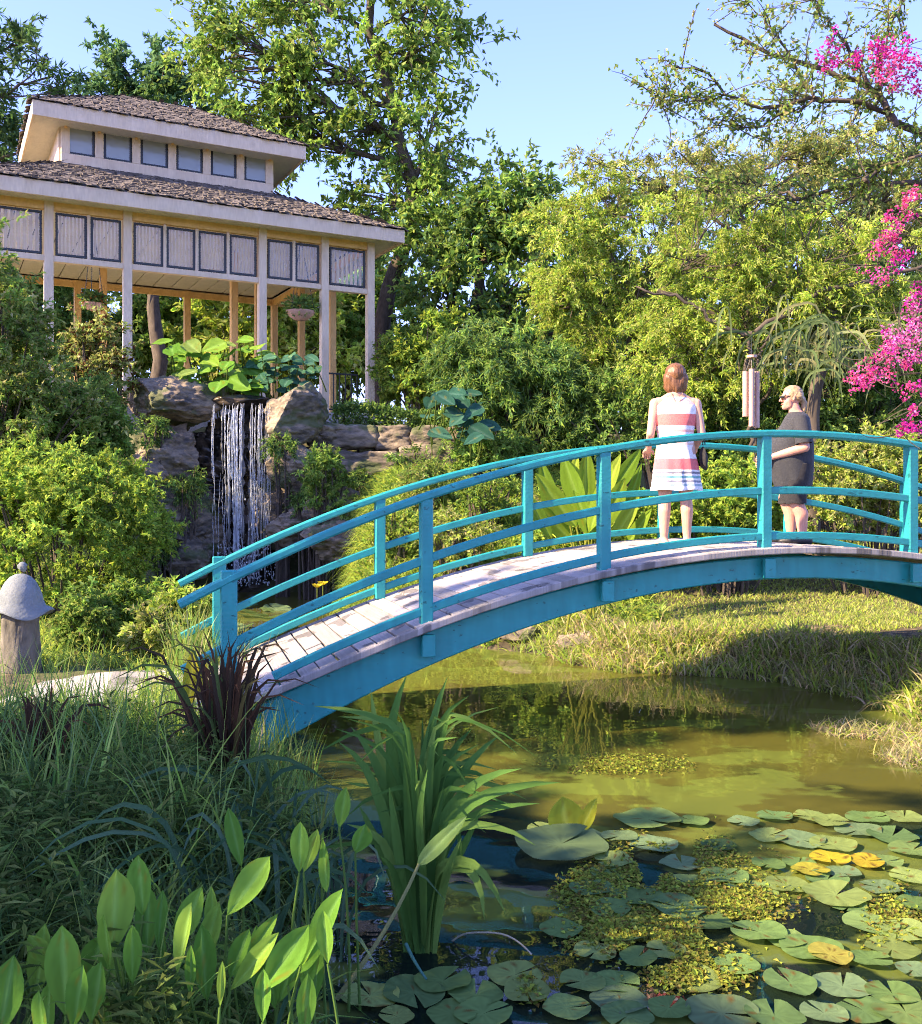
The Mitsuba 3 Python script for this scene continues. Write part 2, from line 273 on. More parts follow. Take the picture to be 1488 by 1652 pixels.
# roofs: a sloped deck under rows of rough shingles, fascia boards round the eaves
US0, US1, UT0, UT1 = 1.725, 6.97, 2.55, DP - 2.55
def hip_roof(name, s0, s1, t0, t1, z0, ridge, z1, fas, seed, soff_in, hole):
    rr = np.random.default_rng(seed)
    e = [(s0, t0), (s1, t0), (s1, t1), (s0, t1)]; i_ = ridge
    roof = key_of(name, pav)
    P = [(a, b, z0) for a, b in e] + [(a, b, z1) for a, b in i_]
    v, f = pmesh(P, [[0, 1, 5, 4], [1, 2, 6, 5], [2, 3, 7, 6], [3, 0, 4, 7]])
    under = pmesh([(a, b, z - .06) for a, b, z in P], [[0, 1, 5, 4], [1, 2, 6, 5], [2, 3, 7, 6], [3, 0, 4, 7]])
    scene[roof] = ply(cat_((v, f), under), 'shingle')
    sh = []
    for k in range(4):
        a, b = np.array(P[k]), np.array(P[(k + 1) % 4]); c, d = np.array(P[4 + (k + 1) % 4]), np.array(P[4 + k])
        up = (c + d) / 2 - (a + b) / 2; hgt = np.linalg.norm((d - a) - np.dot(d - a, nrm(b - a)) * nrm(b - a)); rows = max(3, int(hgt / .15))
        for r_ in range(rows + 1):
            u = r_ / (rows + .6); l, r2 = a + (d - a) * u, b + (c - b) * u; n = int(np.linalg.norm(r2 - l) / .135)
            if n < 1: continue
            x = np.linspace(0, 1, n + 1)[:-1] + rr.uniform(-.3, .3, n) / n
            for xx in x:
                q = l + (r2 - l) * np.clip(xx, 0, 1); W = rr.uniform(.08, .15); ln = rr.uniform(.24, .32); th = rr.uniform(.012, .024)
                e1 = nrm(b - a); slope = nrm(np.cross(e1, np.cross(up, e1))) ; nn = nrm(np.cross(e1, slope)); nn = nn * np.sign(nn[2])
                q = q - slope * rr.uniform(.03, .10) + nn * .012
                c4 = [q, q + e1 * W, q + e1 * W + slope * ln, q + slope * ln]
                lift = rr.uniform(.012, .034)
                top = [c4[0] + nn * (lift + th), c4[1] + nn * (lift + th + rr.normal(0, .008)), c4[2] + nn * .02, c4[3] + nn * .02]
                bot = [c4[0] + nn * lift, c4[1] + nn * lift]
                sh.append(np.array([pv_(*z) for z in top + bot]))
    n = len(sh); o = np.arange(n)[:, None] * 6
    f6 = np.vstack([o + [0, 1, 2], o + [0, 2, 3], o + [4, 5, 1], o + [4, 1, 0], o + [0, 3, 4], o + [1, 5, 2]])
    add('shingles', (np.vstack(sh), f6), 'shingle', roof, kind='stuff')
    for k in range(4):
        (a0, b0), (a1, b1) = e[k], e[(k + 1) % 4]
        if k % 2 == 0:
            tt = b0 + (.022 if k == 0 else -.022)
            add('fascia', pbox(s0, s1, tt - .022, tt + .022, z0 - fas, z0 - .005), 'trim_paint', roof)
        else:
            ss = a0 + (-.022 if k == 1 else .022)
            add('fascia', pbox(ss - .022, ss + .022, t0 + .046, t1 - .046, z0 - fas, z0 - .005), 'trim_paint', roof)
    h0, h1, g0, g1 = hole
    zs = z0 - fas + .06
    sf = [(s0 + .05, t0 + .05), (s1 - .05, t0 + .05), (s1 - .05, t1 - .05), (s0 + .05, t1 - .05), (h0, g0), (h1, g0), (h1, g1), (h0, g1)]
    add('soffit', pmesh([(a, b, zs) for a, b in sf], [[0, 4, 5, 1], [1, 5, 6, 2], [2, 6, 7, 3], [3, 7, 4, 0]]), 'soffit_paint', roof)
    return roof
EO = .66
hip_roof('lower_roof', -EO, L + EO, -EO, DP + EO, 8.60, [(US0 + .03, UT0 + .03), (US1 - .03, UT0 + .03), (US1 - .03, UT1 - .03), (US0 + .03, UT1 - .03)], 10.02, .32, 5, .3, (.1, L - .1, .1, DP - .1))
uo = .69
hip_roof('upper_roof', US0 - uo, US1 + uo, UT0 - uo, UT1 + uo, 11.2, [(3.4, 3.95), (5.3, 3.95), (5.3, 4.05), (3.4, 4.05)], 12.42, .36, 6, .3, (US0 + .1, US1 - .1, UT0 + .1, UT1 - .1))
# plank ceiling under the lower roof, seen through the windows
for i in range(16):
    a, b = .12 + i * (L - .24) / 16, .12 + (i + 1) * (L - .24) / 16
    add('ceiling_board', pbox(a + .012, b - .012, .12, DP - .12, TZ + .02, TZ + .05, .004), 'soffit_paint', pav)
# upper storey
for s in (US0, US1): add('upper_side_wall', pbox(s - .05, s + .05, UT0 + .08, UT1 - .08, 9.9, 11.05), 'trim_paint', pav)
n = 6; ww = (US1 - US0) / n
for t, nm in ((UT0, 'front'), (UT1, 'back')):
    add('upper_wall_base', pbox(US0, US1, t - .06, t + .06, 9.85, 10.27), 'trim_paint', pav)
    add('upper_wall_head', pbox(US0, US1, t - .058, t + .058, 10.98, 11.1), 'ochre_paint', pav)
    for i in range(n + 1):
        s = US0 + ww * i; s = min(max(s, US0 + .1), US1 - .1)
        add('upper_mullion', pbox(s - .1, s + .1, t - .055, t + .055, 10.272, 10.978), 'trim_paint', pav)
        add('bracket', pbox(s - .035, s + .035, t - .13, t - .062, 10.86, 10.975, .01), 'ochre_paint', pav)
    for i in range(n):
        x0, x1 = US0 + ww * i + .1, US0 + ww * (i + 1) - .1
        fr = key_of('upper_window', pav); a, b = 10.275, 10.975
        scene[fr] = ply(cat_(pbox(x0 + .01, x1 - .01, t - .03, t + .03, a, a + .05, .004), pbox(x0 + .01, x1 - .01, t - .03, t + .03, b - .05, b, .004),
                            pbox(x0 + .01, x0 + .06, t - .028, t + .028, a + .05, b - .05, .004), pbox(x1 - .06, x1 - .01, t - .028, t + .028, a + .05, b - .05, .004)), 'dark_metal')
        add('pane', pbox(x0 + .055, x1 - .055, t - .008, t + .008, a + .045, b - .045, .002), 'sky_reflect_glass', fr)
# slim railing and gate at the right end
gate = thing('metal_gate', 'grey metal gate with thin uprights between the right hand pavilion posts', 'gate')
gm = [pbox(.12, 1.08, .5, .54, FZ + z, FZ + z + .04, .004) for z in (.12, 1.02)] + [pbox(.12 + i * .16, .145 + i * .16, .51, .53, FZ - .02, FZ + 1.04, .003) for i in range(7)]
for m in gm[:2]: add('gate_rail', m, 'dark_metal', gate)
for m in gm[2:]: add('upright', m, 'dark_metal', gate)
# ---------------------------------------------------------------- rocks, retaining wall, waterfall
def rock_col(p, n, uv):
    a = fbm(p.x * 1.6, p.y * 1.6, p.z * 2.6); b = fbm(p.x * 9, p.y * 9, p.z * 16)
    c = mix((0.055, 0.05, 0.042), (0.27, 0.22, 0.16), smoothstep(.25, .75, .5 * a + .5 * b))
    return mix(c, (0.055, 0.085, 0.025), smoothstep(.53, .62, fbm(p.x * 2.3, p.y * 2.3, p.z * 2.3 + 5)) * .7)
scene['rock'] = bump(rock_col, 0.92, lambda p, n, uv: .05 * fbm(p.x * 6, p.y * 6, p.z * 12, octaves=4), eps=8e-3)
scene['wet_rock'] = bump(lambda p, n, uv: mix((0.012, 0.012, 0.012), (0.09, 0.07, 0.05), smoothstep(.4, .7, fbm(p.x * 4, p.y * 4, p.z * 2))), 0.3, lambda p, n, uv: .04 * fbm(p.x * 7, p.y * 7, p.z * 5), eps=8e-3)
def rock_mesh(c, r, seed, sub=5, amp=.22, strat=.5, cuts=9):      # faceted, layered, cracked
    rr = np.random.default_rng(seed); r = np.asarray(r, float)
    m = trimesh.creation.icosphere(subdivisions=sub if r.min() > .3 else min(sub, 4)); v, f = tm(m)
    for _ in range(cuts):
        d = nrm(rr.standard_normal(3)); h = rr.uniform(.52, .88); q = v @ d
        v = v - np.clip(q - h, 0, None)[:, None] * d
    nv = nrm(v); w = v * r; k = 1.5 / r.min()
    big = meshkit.fbm(w * k * .55 + seed * 7.1) - .5; rid = 1 - 2 * abs(meshkit.fbm(w * k * 1.1 + seed * 3.3) - .5); lay = meshkit.fbm(w * np.array([.35, .35, 3.2]) * k + seed) - .5
    crack = -np.clip(.12 - abs(meshkit.fbm(w * k * .8 + seed * 1.7) - .5), 0, 1) * 1.2
    fine = meshkit.fbm(w * k * 4.5 + seed) - .5
    return w + nv * ((big * 2.4 * amp + (rid - .8) * amp * .9 + lay * amp * strat * 2.2 + crack * amp * 2 + fine * amp * .7) * r.min())[:, None] + np.asarray(c), f
def rock(name, px, py, D, rx, rz, ry, seed, label, cat='boulder', mat='rock', group=None, **k):
    return add(name, rock_mesh(at(px, py, D), (rx, ry, rz), seed, **k), mat, label=label, cat=cat, group=group, smooth=50)
rock('boulder', 275, 655, 20.9, 1.15, .62, 1.1, 1, 'broad layered rock ledge at the top left of the waterfall')
rock('boulder', 262, 735, 20.3, .95, .85, 1.0, 2, 'sunlit rough rock face left of the waterfall below the top ledge', amp=.3)
rock('boulder', 290, 835, 20.0, .8, .75, .9, 3, 'dark rock beside the falling water, halfway down on the left')
rock('boulder', 468, 672, 20.4, .72, .78, .9, 4, 'tall grey block of rock at the top right of the waterfall', amp=.16)
rock('boulder', 478, 770, 20.0, .62, .66, .8, 5, 'rounded grey rock on the right of the waterfall under the tall block', amp=.18)
rock('boulder', 488, 845, 19.8, .75, .5, .8, 6, 'low broken rock at the right foot of the waterfall', amp=.3)
rock('boulder', 295, 905, 19.6, .55, .55, .6, 7, 'flat faced grey rock at the left foot of the waterfall', amp=.14)
rock('boulder', 230, 850, 19.9, .8, .9, .8, 17, 'rock half hidden behind the round bush left of the waterfall')
rock('boulder', 560, 880, 18.6, .95, .45, .7, 8, 'dark rock at the pool edge behind the bridge railing', amp=.3)
rock('boulder', 640, 905, 17.2, .6, .32, .5, 18, 'small rock at the pool edge, right of the dark one')
rock('boulder', 330, 640, 21.3, .8, .42, .7, 19, 'dark rock behind the leaves at the top of the waterfall')
rock('boulder', 215, 790, 19.7, .7, .8, .7, 20, 'dark rock between the round bush and the sunlit rock face')
rock('boulder', 325, 860, 20.3, .5, .9, .6, 22, 'narrow upright rock at the left edge of the falling water', amp=.3)
rock('boulder', 450, 830, 20.4, .5, 1.0, .6, 23, 'narrow upright rock at the right edge of the falling water', amp=.3)
rock('boulder', 530, 700, 20.9, .6, .5, .6, 24, 'grey rock joining the tall block to the retaining wall')
rock('boulder', 545, 830, 19.2, .7, .5, .6, 25, 'mossy rock below the retaining wall, left end')
rock('boulder', 845, 1022, 12.9, .36, .16, .3, 26, 'dark rock at the far water edge under the middle of the bridge')
rock('boulder', 935, 1045, 12.0, .38, .2, .3, 27, 'pale rock in the grass at the far water edge under the bridge')
wf = thing('waterfall', 'narrow waterfall running in white streaks over dark wet rock', 'waterfall')
scene['white_water'] = {'type': 'principledthin', 'base_color': rgb(.80, .84, .88), 'roughness': .3, 'diff_trans': .8}
scene['water_veil'] = {'type': 'principledthin', 'base_color': rgb(.86, .89, .92), 'roughness': .25, 'diff_trans': 1.0, 'spec_trans': .84, 'eta': 1.33}
add('wet_rock_face', rock_mesh(at(392, 790, 21.2), (1.35, .8, 2.2), 11, sub=6, amp=.32, strat=1.5, cuts=6), 'wet_rock', wf, smooth=50)
add('stone_lip', rock_mesh(at(392, 650, 20.7), (.75, .55, .16), 12, sub=3, amp=.2), 'wet_rock', wf, smooth=50)
rw = np.random.default_rng(8)
def strand(px, w, y0, y1, D, k=30):           # one thin thread of falling water, breaking up as it drops
    zs = np.linspace(0, 1, k); a, b = at(px, y0, D), at(px + rw.normal(0, 1.5), y1, D - .3)
    c = a + (b - a) * zs[:, None]; c[:, 1] = a[1] - .32 * (1 - (1 - zs) ** 3) + .012 * rw.standard_normal(k); c[:, 0] += np.cumsum(rw.normal(0, .0025, k))
    ww = w * (.15 + rw.random(k) ** 1.5) * np.sin(np.pi * np.clip(zs * .94 + .05, 0, 1)) ** .5
    v = np.empty((k, 3, 3)); v[:, 0] = c - [1, 0, 0] * ww[:, None]; v[:, 1] = c - np.array([0, .02, 0]); v[:, 2] = c + [1, 0, 0] * ww[:, None]
    o = np.arange(k - 1)[:, None] * 3
    return v.reshape(-1, 3), np.vstack([o + [0, 1, 4], o + [0, 4, 3], o + [1, 2, 5], o + [1, 5, 4]])
for cx, sd, n, w in [(347, 1.5, 4, .008), (374, 6, 20, .012), (385, 4, 18, .014), (408, 5, 12, .008), (421, 7, 18, .009), (435, 4, 8, .007), (362, 3, 5, .006)]:
    for i in range(n):
        y0 = 650 + abs(rw.normal(0, 6)) if rw.random() < .55 else rw.uniform(660, 830); y1 = min(935, y0 + rw.uniform(60, 260))
        add('falling_water', strand(cx + rw.normal(0, sd), w * rw.uniform(.4, 1.3), y0, y1, 20.15), 'white_water', wf, smooth=True)
for cx, w, y1 in [(347, .03, 760), (372, .07, 900), (384, .08, 940), (392, .05, 860), (408, .07, 930), (421, .085, 910), (433, .05, 880), (362, .035, 800)]:
    for i in range(1): add('water_veil', strand(cx + rw.normal(0, 3), w * rw.uniform(.7, 1.2), 650 + abs(rw.normal(0, 4)), y1 + rw.normal(0, 20), 20.2), 'water_veil', wf, smooth=True)
dr_ = np.random.default_rng(9); dp_ = []
for i in range(420):                            # drops and splash
    q = at(dr_.normal(395, 24), dr_.uniform(880, 945) if i > 20 else dr_.uniform(800, 900), 19.75 + dr_.normal(0, .12)); m = trimesh.creation.icosphere(0, dr_.uniform(.006, .016)); dp_.append((np.array(m.vertices) * [1, 1, 1.6] + q, np.array(m.faces)))
add('splash', cat_(*dp_), 'white_water', wf, kind='stuff')
wall = thing('retaining_wall', 'low retaining wall of grey stone blocks below the clipped hedge', 'wall')
rs = np.random.default_rng(21)
for row in range(2):
    x = -3.1 + .25 * row; 
    while x < .35:
        w = rs.uniform(.6, 1.6); zc = 3.2 - row * .5 + rs.normal(0, .03); 
        bx = trimesh.creation.box((2, 2, 2)).subdivide().subdivide().subdivide().subdivide(); q, f = tm(bx); q = q / np.linalg.norm(q, ord=9, axis=1)[:, None]
        sd_ = x * 7.3 + row * 3.1; q = q * [w / 2 * 1.02, .32, .245]; q = q + nrm(q) * ((meshkit.fbm(q * 3.2 + sd_) - .5) * .26 + (meshkit.fbm(q * [5, 5, 14] + sd_) - .5) * .10)[:, None]
        m = (q + [x + w / 2, 20.75 - .2 * row + .1 * math.sin(x * 2), zc + rs.normal(0, .012)], f)
        add('stone', m, 'rock', wall, smooth=50); x += w

# ---------------------------------------------------------------- trees and shrubs
GREEN = [(0.19, 0.32, 0.06), (0.25, 0.38, 0.075), (0.14, 0.25, 0.055), (0.31, 0.42, 0.11)]
LIME = [(0.35, 0.46, 0.06), (0.43, 0.52, 0.09), (0.27, 0.40, 0.06), (0.49, 0.54, 0.17)]
DARK = [(0.11, 0.20, 0.065), (0.15, 0.25, 0.08), (0.085, 0.155, 0.055)]
BLUISH = [(0.12, 0.23, 0.10), (0.155, 0.285, 0.12), (0.09, 0.175, 0.08)]
OLIVE = [(0.29, 0.35, 0.085), (0.36, 0.41, 0.12), (0.22, 0.29, 0.07), (0.42, 0.42, 0.18)]
TAN = [(0.52, 0.43, 0.26), (0.60, 0.51, 0.33), (0.42, 0.34, 0.20), (0.38, 0.38, 0.16)]
def clumps_in(rng, ells, n, shell=.55):       # clump centres inside a list of ellipsoids, more of them near the surface
    vol = np.array([np.prod(r) ** (2 / 3) for c, r in ells]); k = rng.choice(len(ells), n, p=vol / vol.sum())
    u = rand_dir(rng, n) * (shell + (1.12 - shell) * rng.random((n, 1))) ** .8
    return np.array([ells[i][0] for i in k]) + u * np.array([ells[i][1] for i in k]), np.array([ells[i][1] for i in k]), u
def clump_leaves(rng, C, U, R, per, Ls, Ws, cols, up=.5, flat=.6, hang=.25, jit=.2, tw=7):   # sprays: twigs leaving each clump, leaves along them
    m = len(C); R = np.broadcast_to(np.asarray(R, float), (m,)); nt = m * tw; k = np.repeat(np.arange(m), tw)
    d = nrm(rand_dir(rng, nt) * [1, 1, flat + .25] + U[k] * .55 + [0, 0, .12]); tl = R[k] * (.45 + 1.1 * rng.random(nt) ** 1.6)
    o = C[k] + rng.normal(0, .22, (nt, 3)) * R[k][:, None] * [1, 1, flat]
    n = m * per; i = rng.integers(0, nt, n); t = rng.random(n) ** .75
    P = o[i] + d[i] * (tl[i] * t)[:, None] - np.array([0, 0, 1.0]) * (hang * tl[i] * t ** 2)[:, None] + rng.normal(0, .045, (n, 3)) * R[k[i]][:, None]
    D = nrm(d[i] * .7 + rng.standard_normal((n, 3)) * .6 - [0, 0, hang])
    N = nrm(np.array([0, 0, up]) + d[i] * .3 + rng.standard_normal((n, 3)) * .5)
    tone = (1 + .16 * rng.standard_normal((m, 1)))[k[i]] * (1 + .12 * rng.standard_normal((nt, 1)))[i]
    lv = leaves(P, D, N, Ls * (.6 + .7 * rng.random(n)), Ws * (.7 + .6 * rng.random(n)), palette(rng, n, cols, jit) * tone)
    tip = o + d * tl[:, None] - np.array([0, 0, 1.0]) * (hang * tl)[:, None]; sd = nrm(np.cross(d, rand_dir(rng, nt))) * (.012 * R[k])[:, None]
    tv = np.stack([o - sd, o + sd, tip], 1).reshape(-1, 3); tf = np.arange(3 * nt).reshape(-1, 3)
    return cat_(lv, (tv, tf, np.tile([[.10, .085, .04]], (3 * nt, 1))))
def branches(rng, trunk, tr, C, r_end=.012, limbs=9, n=5, sag=.1):
    trunk = np.asarray(trunk); parts = [tube(trunk, tr, 8)]
    if len(C) > limbs:
        from scipy.cluster.vq import kmeans2
        cen, idx = kmeans2(C, limbs, seed=5, minit='++')
    else: cen, idx = C, np.arange(len(C))
    top = trunk[-1]; L = len(trunk)
    for k in range(len(cen)):
        mem = np.where(idx == k)[0]
        if not len(mem): continue
        e = cen[k]; dz = np.clip(e[2] - np.linalg.norm((e - top)[:2]) * .6, trunk[0][2] + .25 * (top[2] - trunk[0][2]), top[2])
        j = int(np.argmin(abs(trunk[:, 2] - dz))); st = trunk[j]; r0 = tr[j] * .55
        mid = (st + e) / 2 + np.array([0, 0, np.linalg.norm(e - st) * .12]) + rng.normal(0, .06, 3) * np.linalg.norm(e - st)
        path = bez(st, mid, e, 9); path[1:-1] += rng.normal(0, .02, (7, 3)) * np.linalg.norm(e - st)
        rr = np.linspace(r0, max(r0 * .3, r_end * 1.6), 9); parts.append(tube(path, rr, 6))
        for q in mem:
            a = int(rng.integers(3, 9)); s0 = path[a]; c = C[q]; m2 = (s0 + c) / 2 + rng.normal(0, .08, 3) * np.linalg.norm(c - s0)
            parts.append(tube(bez(s0, m2, c, 6), np.linspace(rr[a] * .6, r_end, 6), n, cap=False))
    return cat_(*parts)
def pxell(px, py, rx, ry, D, deep=1.0):
    return (at(px, py, D), np.array([rx / F * D, max(rx, ry) / F * D * deep, ry / F * D]))
def tree(name, label, ells, D, trunk_px, tr0, n_cl, per, leaf, cols, seed, cr=.55, group=None, cat='tree', deep=.9, limbs=9, hang=.25, mat='leaf', shell=.5, base_d=0.0, flat=.65, up=.5):
    rng = np.random.default_rng(seed)
    E = [pxell(*e, D, deep) if not isinstance(e[0], np.ndarray) else e for e in ells]
    C, R, U = clumps_in(rng, E, n_cl, shell)
    tp = [at(x, y, D + base_d) for x, y in trunk_px]; b = tp[0].copy(); b[2] = float(ground_z(b[0], b[1])) - .3
    path = spline([b] + tp[(1 if abs(tp[0][2] - b[2]) < .6 else 0):], 14) if len(tp) > 1 else spline([b, tp[0]], 14)
    path[1:-1] += rng.normal(0, tr0 * .35, (12, 3)) * [1, 1, .2]
    t = thing(name, label, cat, group)
    add('trunk', branches(rng, path, np.linspace(tr0, tr0 * .35, 14), C, r_end=tr0 * .05 + .004, limbs=limbs), 'bark', t, smooth=60)
    add('crown', clump_leaves(rng, C, U, cr * (.6 + .8 * rng.random(n_cl)), per, leaf[0], leaf[1], cols, flat=flat, hang=hang, up=up), mat, t)
    return t
tree('tall_tree', 'tall airy green tree rising behind the pavilion roof into the sky',
     [(560, -60, 170, 90), (420, 50, 100, 60), (660, 50, 110, 70), (720, 95, 60, 45), (545, 140, 120, 70), (420, 130, 90, 45), (655, 220, 110, 60), (520, 250, 100, 60), (735, 265, 50, 50), (620, 330, 90, 55), (350, 70, 40, 55), (450, 190, 80, 40), (700, 330, 50, 40)],
     30, [(618, 590), (622, 520), (648, 400), (668, 300), (640, 190), (600, 60), (585, -60)], .30, 230, 100, (.22, .11), GREEN + GREEN[1:2] + GREEN[3:] + LIME[2:3], 101, cr=.85, limbs=14, deep=.8)
tree('dark_conifer', 'dark fine needled tree at the top left beyond the roof', [(25, 75, 55, 30), (78, 108, 40, 24), (5, 165, 40, 30), (-60, 60, 60, 50), (112, 138, 22, 16), (5, 225, 40, 40), (-50, 160, 60, 60)],
     33, [(-60, 620), (-60, 400), (-50, 150), (-40, 40)], .28, 42, 150, (.30, .07), DARK + GREEN[2:3], 102, cr=.8)
tree('background_tree', 'broad dark green tree just behind the upper roof', [(215, 115, 60, 45), (275, 150, 70, 40), (175, 95, 25, 22), (330, 195, 70, 40), (240, 200, 120, 60), (150, 260, 120, 60)],
     35, [(250, 640), (250, 300), (240, 150)], .3, 80, 170, (.24, .12), BLUISH + GREEN[2:3], 103, cr=.8)
tree('shady_tree', 'dense dark blue green tree between the pavilion and the yellow green trees', [(720, 440, 85, 90), (770, 370, 85, 60), (825, 335, 60, 45), (855, 430, 75, 90), (865, 305, 40, 26), (760, 510, 100, 60), (690, 370, 40, 40), (880, 520, 70, 70)],
     29, [(760, 640), (770, 500), (790, 360)], .3, 150, 125, (.23, .11), GREEN + BLUISH[1:2], 104, cr=.9)
for i, (px, py, rx, ry, D, c, lb) in enumerate([(60, 500, 90, 110, 40, GREEN, 'green tree seen through the leftmost pavilion bay'), (250, 480, 100, 100, 42, GREEN, 'green tree seen through the wide middle bay of the pavilion'), (430, 500, 100, 90, 40, LIME, 'light green tree seen through the pavilion, right of the middle'),
     (560, 480, 90, 110, 43, GREEN, 'green tree seen beyond the right hand pavilion posts'), (-80, 330, 120, 200, 40, DARK, 'dark tree at the left edge behind the lower roof'), (960, 470, 90, 110, 44, DARK, 'dark tree standing far behind the yellow green trees'), (1180, 420, 140, 130, 46, BLUISH, 'blue green tree far behind the fine leaved trees'), (1420, 420, 140, 130, 44, DARK, 'dark tree far back at the right edge'), (1620, 400, 120, 150, 44, DARK, 'dark tree beyond the right edge')]):
    tree('background_tree', lb, [(px, py, rx, ry), (px + 30, py + 60, rx, ry * .6), (px - 40, py + 90, rx, ry * .6)], D, [(px, 640), (px + 8, 560), (px, py)], .28, 90, 190, (.30, .16), c, 200 + i, cr=1.2, shell=.3)
tree('fine_leaved_tree', 'yellow green feathery tree left of the woman in striped dress', [(905, 400, 55, 95), (965, 345, 70, 60), (1040, 400, 80, 90), (985, 490, 110, 80), (920, 500, 60, 60), (1090, 480, 80, 70), (1000, 580, 90, 60), (950, 620, 60, 50)],
     21, [(1015, 690), (1015, 560), (990, 430), (975, 360)], .13, 210, 280, (.10, .031), LIME * 2 + GREEN[:1], 301, cr=.5, hang=.5, flat=.45)
tree('fine_leaved_tree', 'yellow green feathery tree with forked mossy limbs above the hanging chime', [(1170, 390, 100, 70), (1290, 400, 110, 80), (1240, 480, 120, 60), (1400, 440, 90, 80), (1130, 500, 80, 60), (1190, 590, 90, 60), (1330, 540, 90, 50), (1460, 520, 60, 70), (1100, 580, 70, 60)],
     17.5, [(1215, 700), (1212, 560), (1150, 505), (1060, 470)], .10, 270, 290, (.088, .027), LIME * 2 + GREEN[:1], 302, cr=.46, hang=.5, flat=.45)
tree('fine_leaved_tree', 'paler feathery tree showing above the yellow green ones on the right', [(1010, 285, 60, 35), (1120, 290, 100, 50), (1260, 290, 120, 60), (1400, 290, 90, 80), (940, 265, 18, 28), (1470, 330, 60, 90), (1330, 230, 60, 40)],
     25, [(1220, 650), (1220, 420), (1180, 320)], .18, 190, 190, (.13, .042), OLIVE + LIME[3:], 303, cr=.6, hang=.3, flat=.5)
def shrub(label, ells, D, n_cl, per, leaf, cols, seed, cr=.22, name='shrub', cat='shrub', hang=.1, deep=.9, group=None, mat='leaf', flat=.8, up=.6, shell=.6):
    rng = np.random.default_rng(seed)
    E = [pxell(*e, D, deep) for e in ells]; C, R, U = clumps_in(rng, E, n_cl, shell)
    gz0 = ground_z(C[:, 0], C[:, 1]); k = C[:, 2] > gz0 - .1; C, U = C[k], U[k]
    t = thing(name, label, cat, group)
    c0 = np.mean(C, 0); g = float(ground_z(c0[0], c0[1])); parts = []
    for q in range(0, len(C), max(1, len(C) // 40)):
        s0 = np.array([c0[0] + rng.normal(0, .12), c0[1] + rng.normal(0, .12), g - .1]) * .6 + np.array([C[q][0], C[q][1], g - .1]) * .4
        s0[2] = float(ground_z(s0[0], s0[1])) - .05
        parts.append(tube(bez(s0, (s0 + C[q]) / 2 + [0, 0, .25 * abs(C[q][2] - s0[2])], C[q], 6), np.linspace(.018, .006, 6) * (D / 12), 4, cap=False))
    add('stems', cat_(*parts), 'bark', t)
    add('foliage', clump_leaves(rng, C, U, cr * (.6 + .8 * rng.random(len(C))), per, leaf[0], leaf[1], cols, flat=flat, hang=hang, up=up), mat, t)
    return t
YG = LIME[:3] + GREEN[:2]
shrub('large rounded yellow green bush beside the waterfall rocks, behind the grey mushroom ornament', [(95, 850, 165, 115), (50, 785, 95, 55), (205, 880, 65, 70), (150, 800, 80, 60)], 12.5, 300, 170, (.065, .032), YG, 401, cr=.22)
shrub('tall loose shrub climbing at the far left below the pavilion', [(0, 540, 60, 120), (50, 660, 110, 60), (-70, 500, 80, 150), (20, 600, 60, 60)], 16.5, 180, 170, (.11, .05), OLIVE + GREEN, 402, cr=.34)
shrub('dense green shrub filling the slope between the left bush and the rock ledge', [(60, 705, 130, 50), (130, 670, 50, 60), (160, 730, 40, 45), (-40, 680, 80, 70)], 17.5, 170, 160, (.10, .05), GREEN, 403, cr=.32)
shrub('reddish stemmed shrub in front of the second pavilion post', [(140, 570, 45, 40), (150, 520, 30, 30), (170, 610, 32, 32)], 20, 40, 130, (.11, .055), OLIVE + [(0.12, 0.06, 0.03)], 404, cr=.3)
shrub('bright green shrub at the right end of the pavilion', [(665, 600, 45, 55), (700, 560, 50, 50), (725, 610, 50, 45)], 25, 120, 170, (.13, .065), GREEN[:2] + LIME[:2], 405, cr=.42)
shrub('fine leaved green shrub left of the feathery trees', [(830, 640, 100, 80), (915, 640, 70, 80), (800, 570, 70, 50), (870, 700, 90, 40), (760, 600, 60, 50)], 20, 230, 230, (.15, .03), GREEN + DARK[1:2] + BLUISH[1:2], 406, cr=.4, hang=.6)
shrub('dark shrub behind the woman, under the feathery trees', [(1000, 680, 90, 60), (1120, 680, 80, 70), (1160, 740, 60, 50)], 19, 140, 200, (.10, .045), GREEN + DARK, 407, cr=.36)
shrub('bright leafy shrub behind the bridge between the two people', [(1150, 830, 70, 50), (1195, 790, 50, 50), (1120, 860, 60, 30), (1230, 850, 60, 45)], 14.5, 120, 170, (.075, .04), YG, 408, cr=.24)
shrub('big sunlit shrub behind the railing, right of the man', [(1350, 770, 90, 50), (1430, 760, 80, 55), (1330, 840, 60, 50), (1500, 800, 60, 80)], 14.5, 170, 170, (.075, .036), OLIVE + LIME, 409, cr=.25)
shrub('dark leafy shrub on the right below the pink blossoms', [(1330, 660, 70, 50), (1440, 680, 80, 60), (1250, 700, 60, 50)], 18, 150, 170, (.10, .045), GREEN + DARK, 410, cr=.34)
shrub('low yellow green shrub with pale leaves behind the handrail left of the woman', [(960, 850, 70, 40), (1030, 840, 70, 40), (900, 860, 60, 30)], 14.5, 90, 170, (.08, .045), YG, 411, cr=.24)
shrub('green shrub at the foot of the retaining wall', [(520, 765, 24, 34), (540, 800, 34, 30)], 18.8, 34, 150, (.09, .04), GREEN, 412, cr=.24)
shrub('dark green shrub above the retaining wall, right end', [(775, 745, 50, 26), (820, 740, 50, 26)], 18.6, 50, 160, (.10, .04), GREEN, 413, cr=.25)
shrub('dark green thicket far behind the feathery trees, left part', [(900, 640, 120, 70), (1040, 640, 120, 70)], 31, 130, 170, (.22, .10), DARK + GREEN, 414, cr=.6)
shrub('dark green thicket far behind the feathery trees, right part', [(1220, 630, 130, 80), (1400, 620, 130, 90), (1560, 600, 120, 100)], 30, 200, 170, (.22, .10), DARK + GREEN, 415, cr=.6)
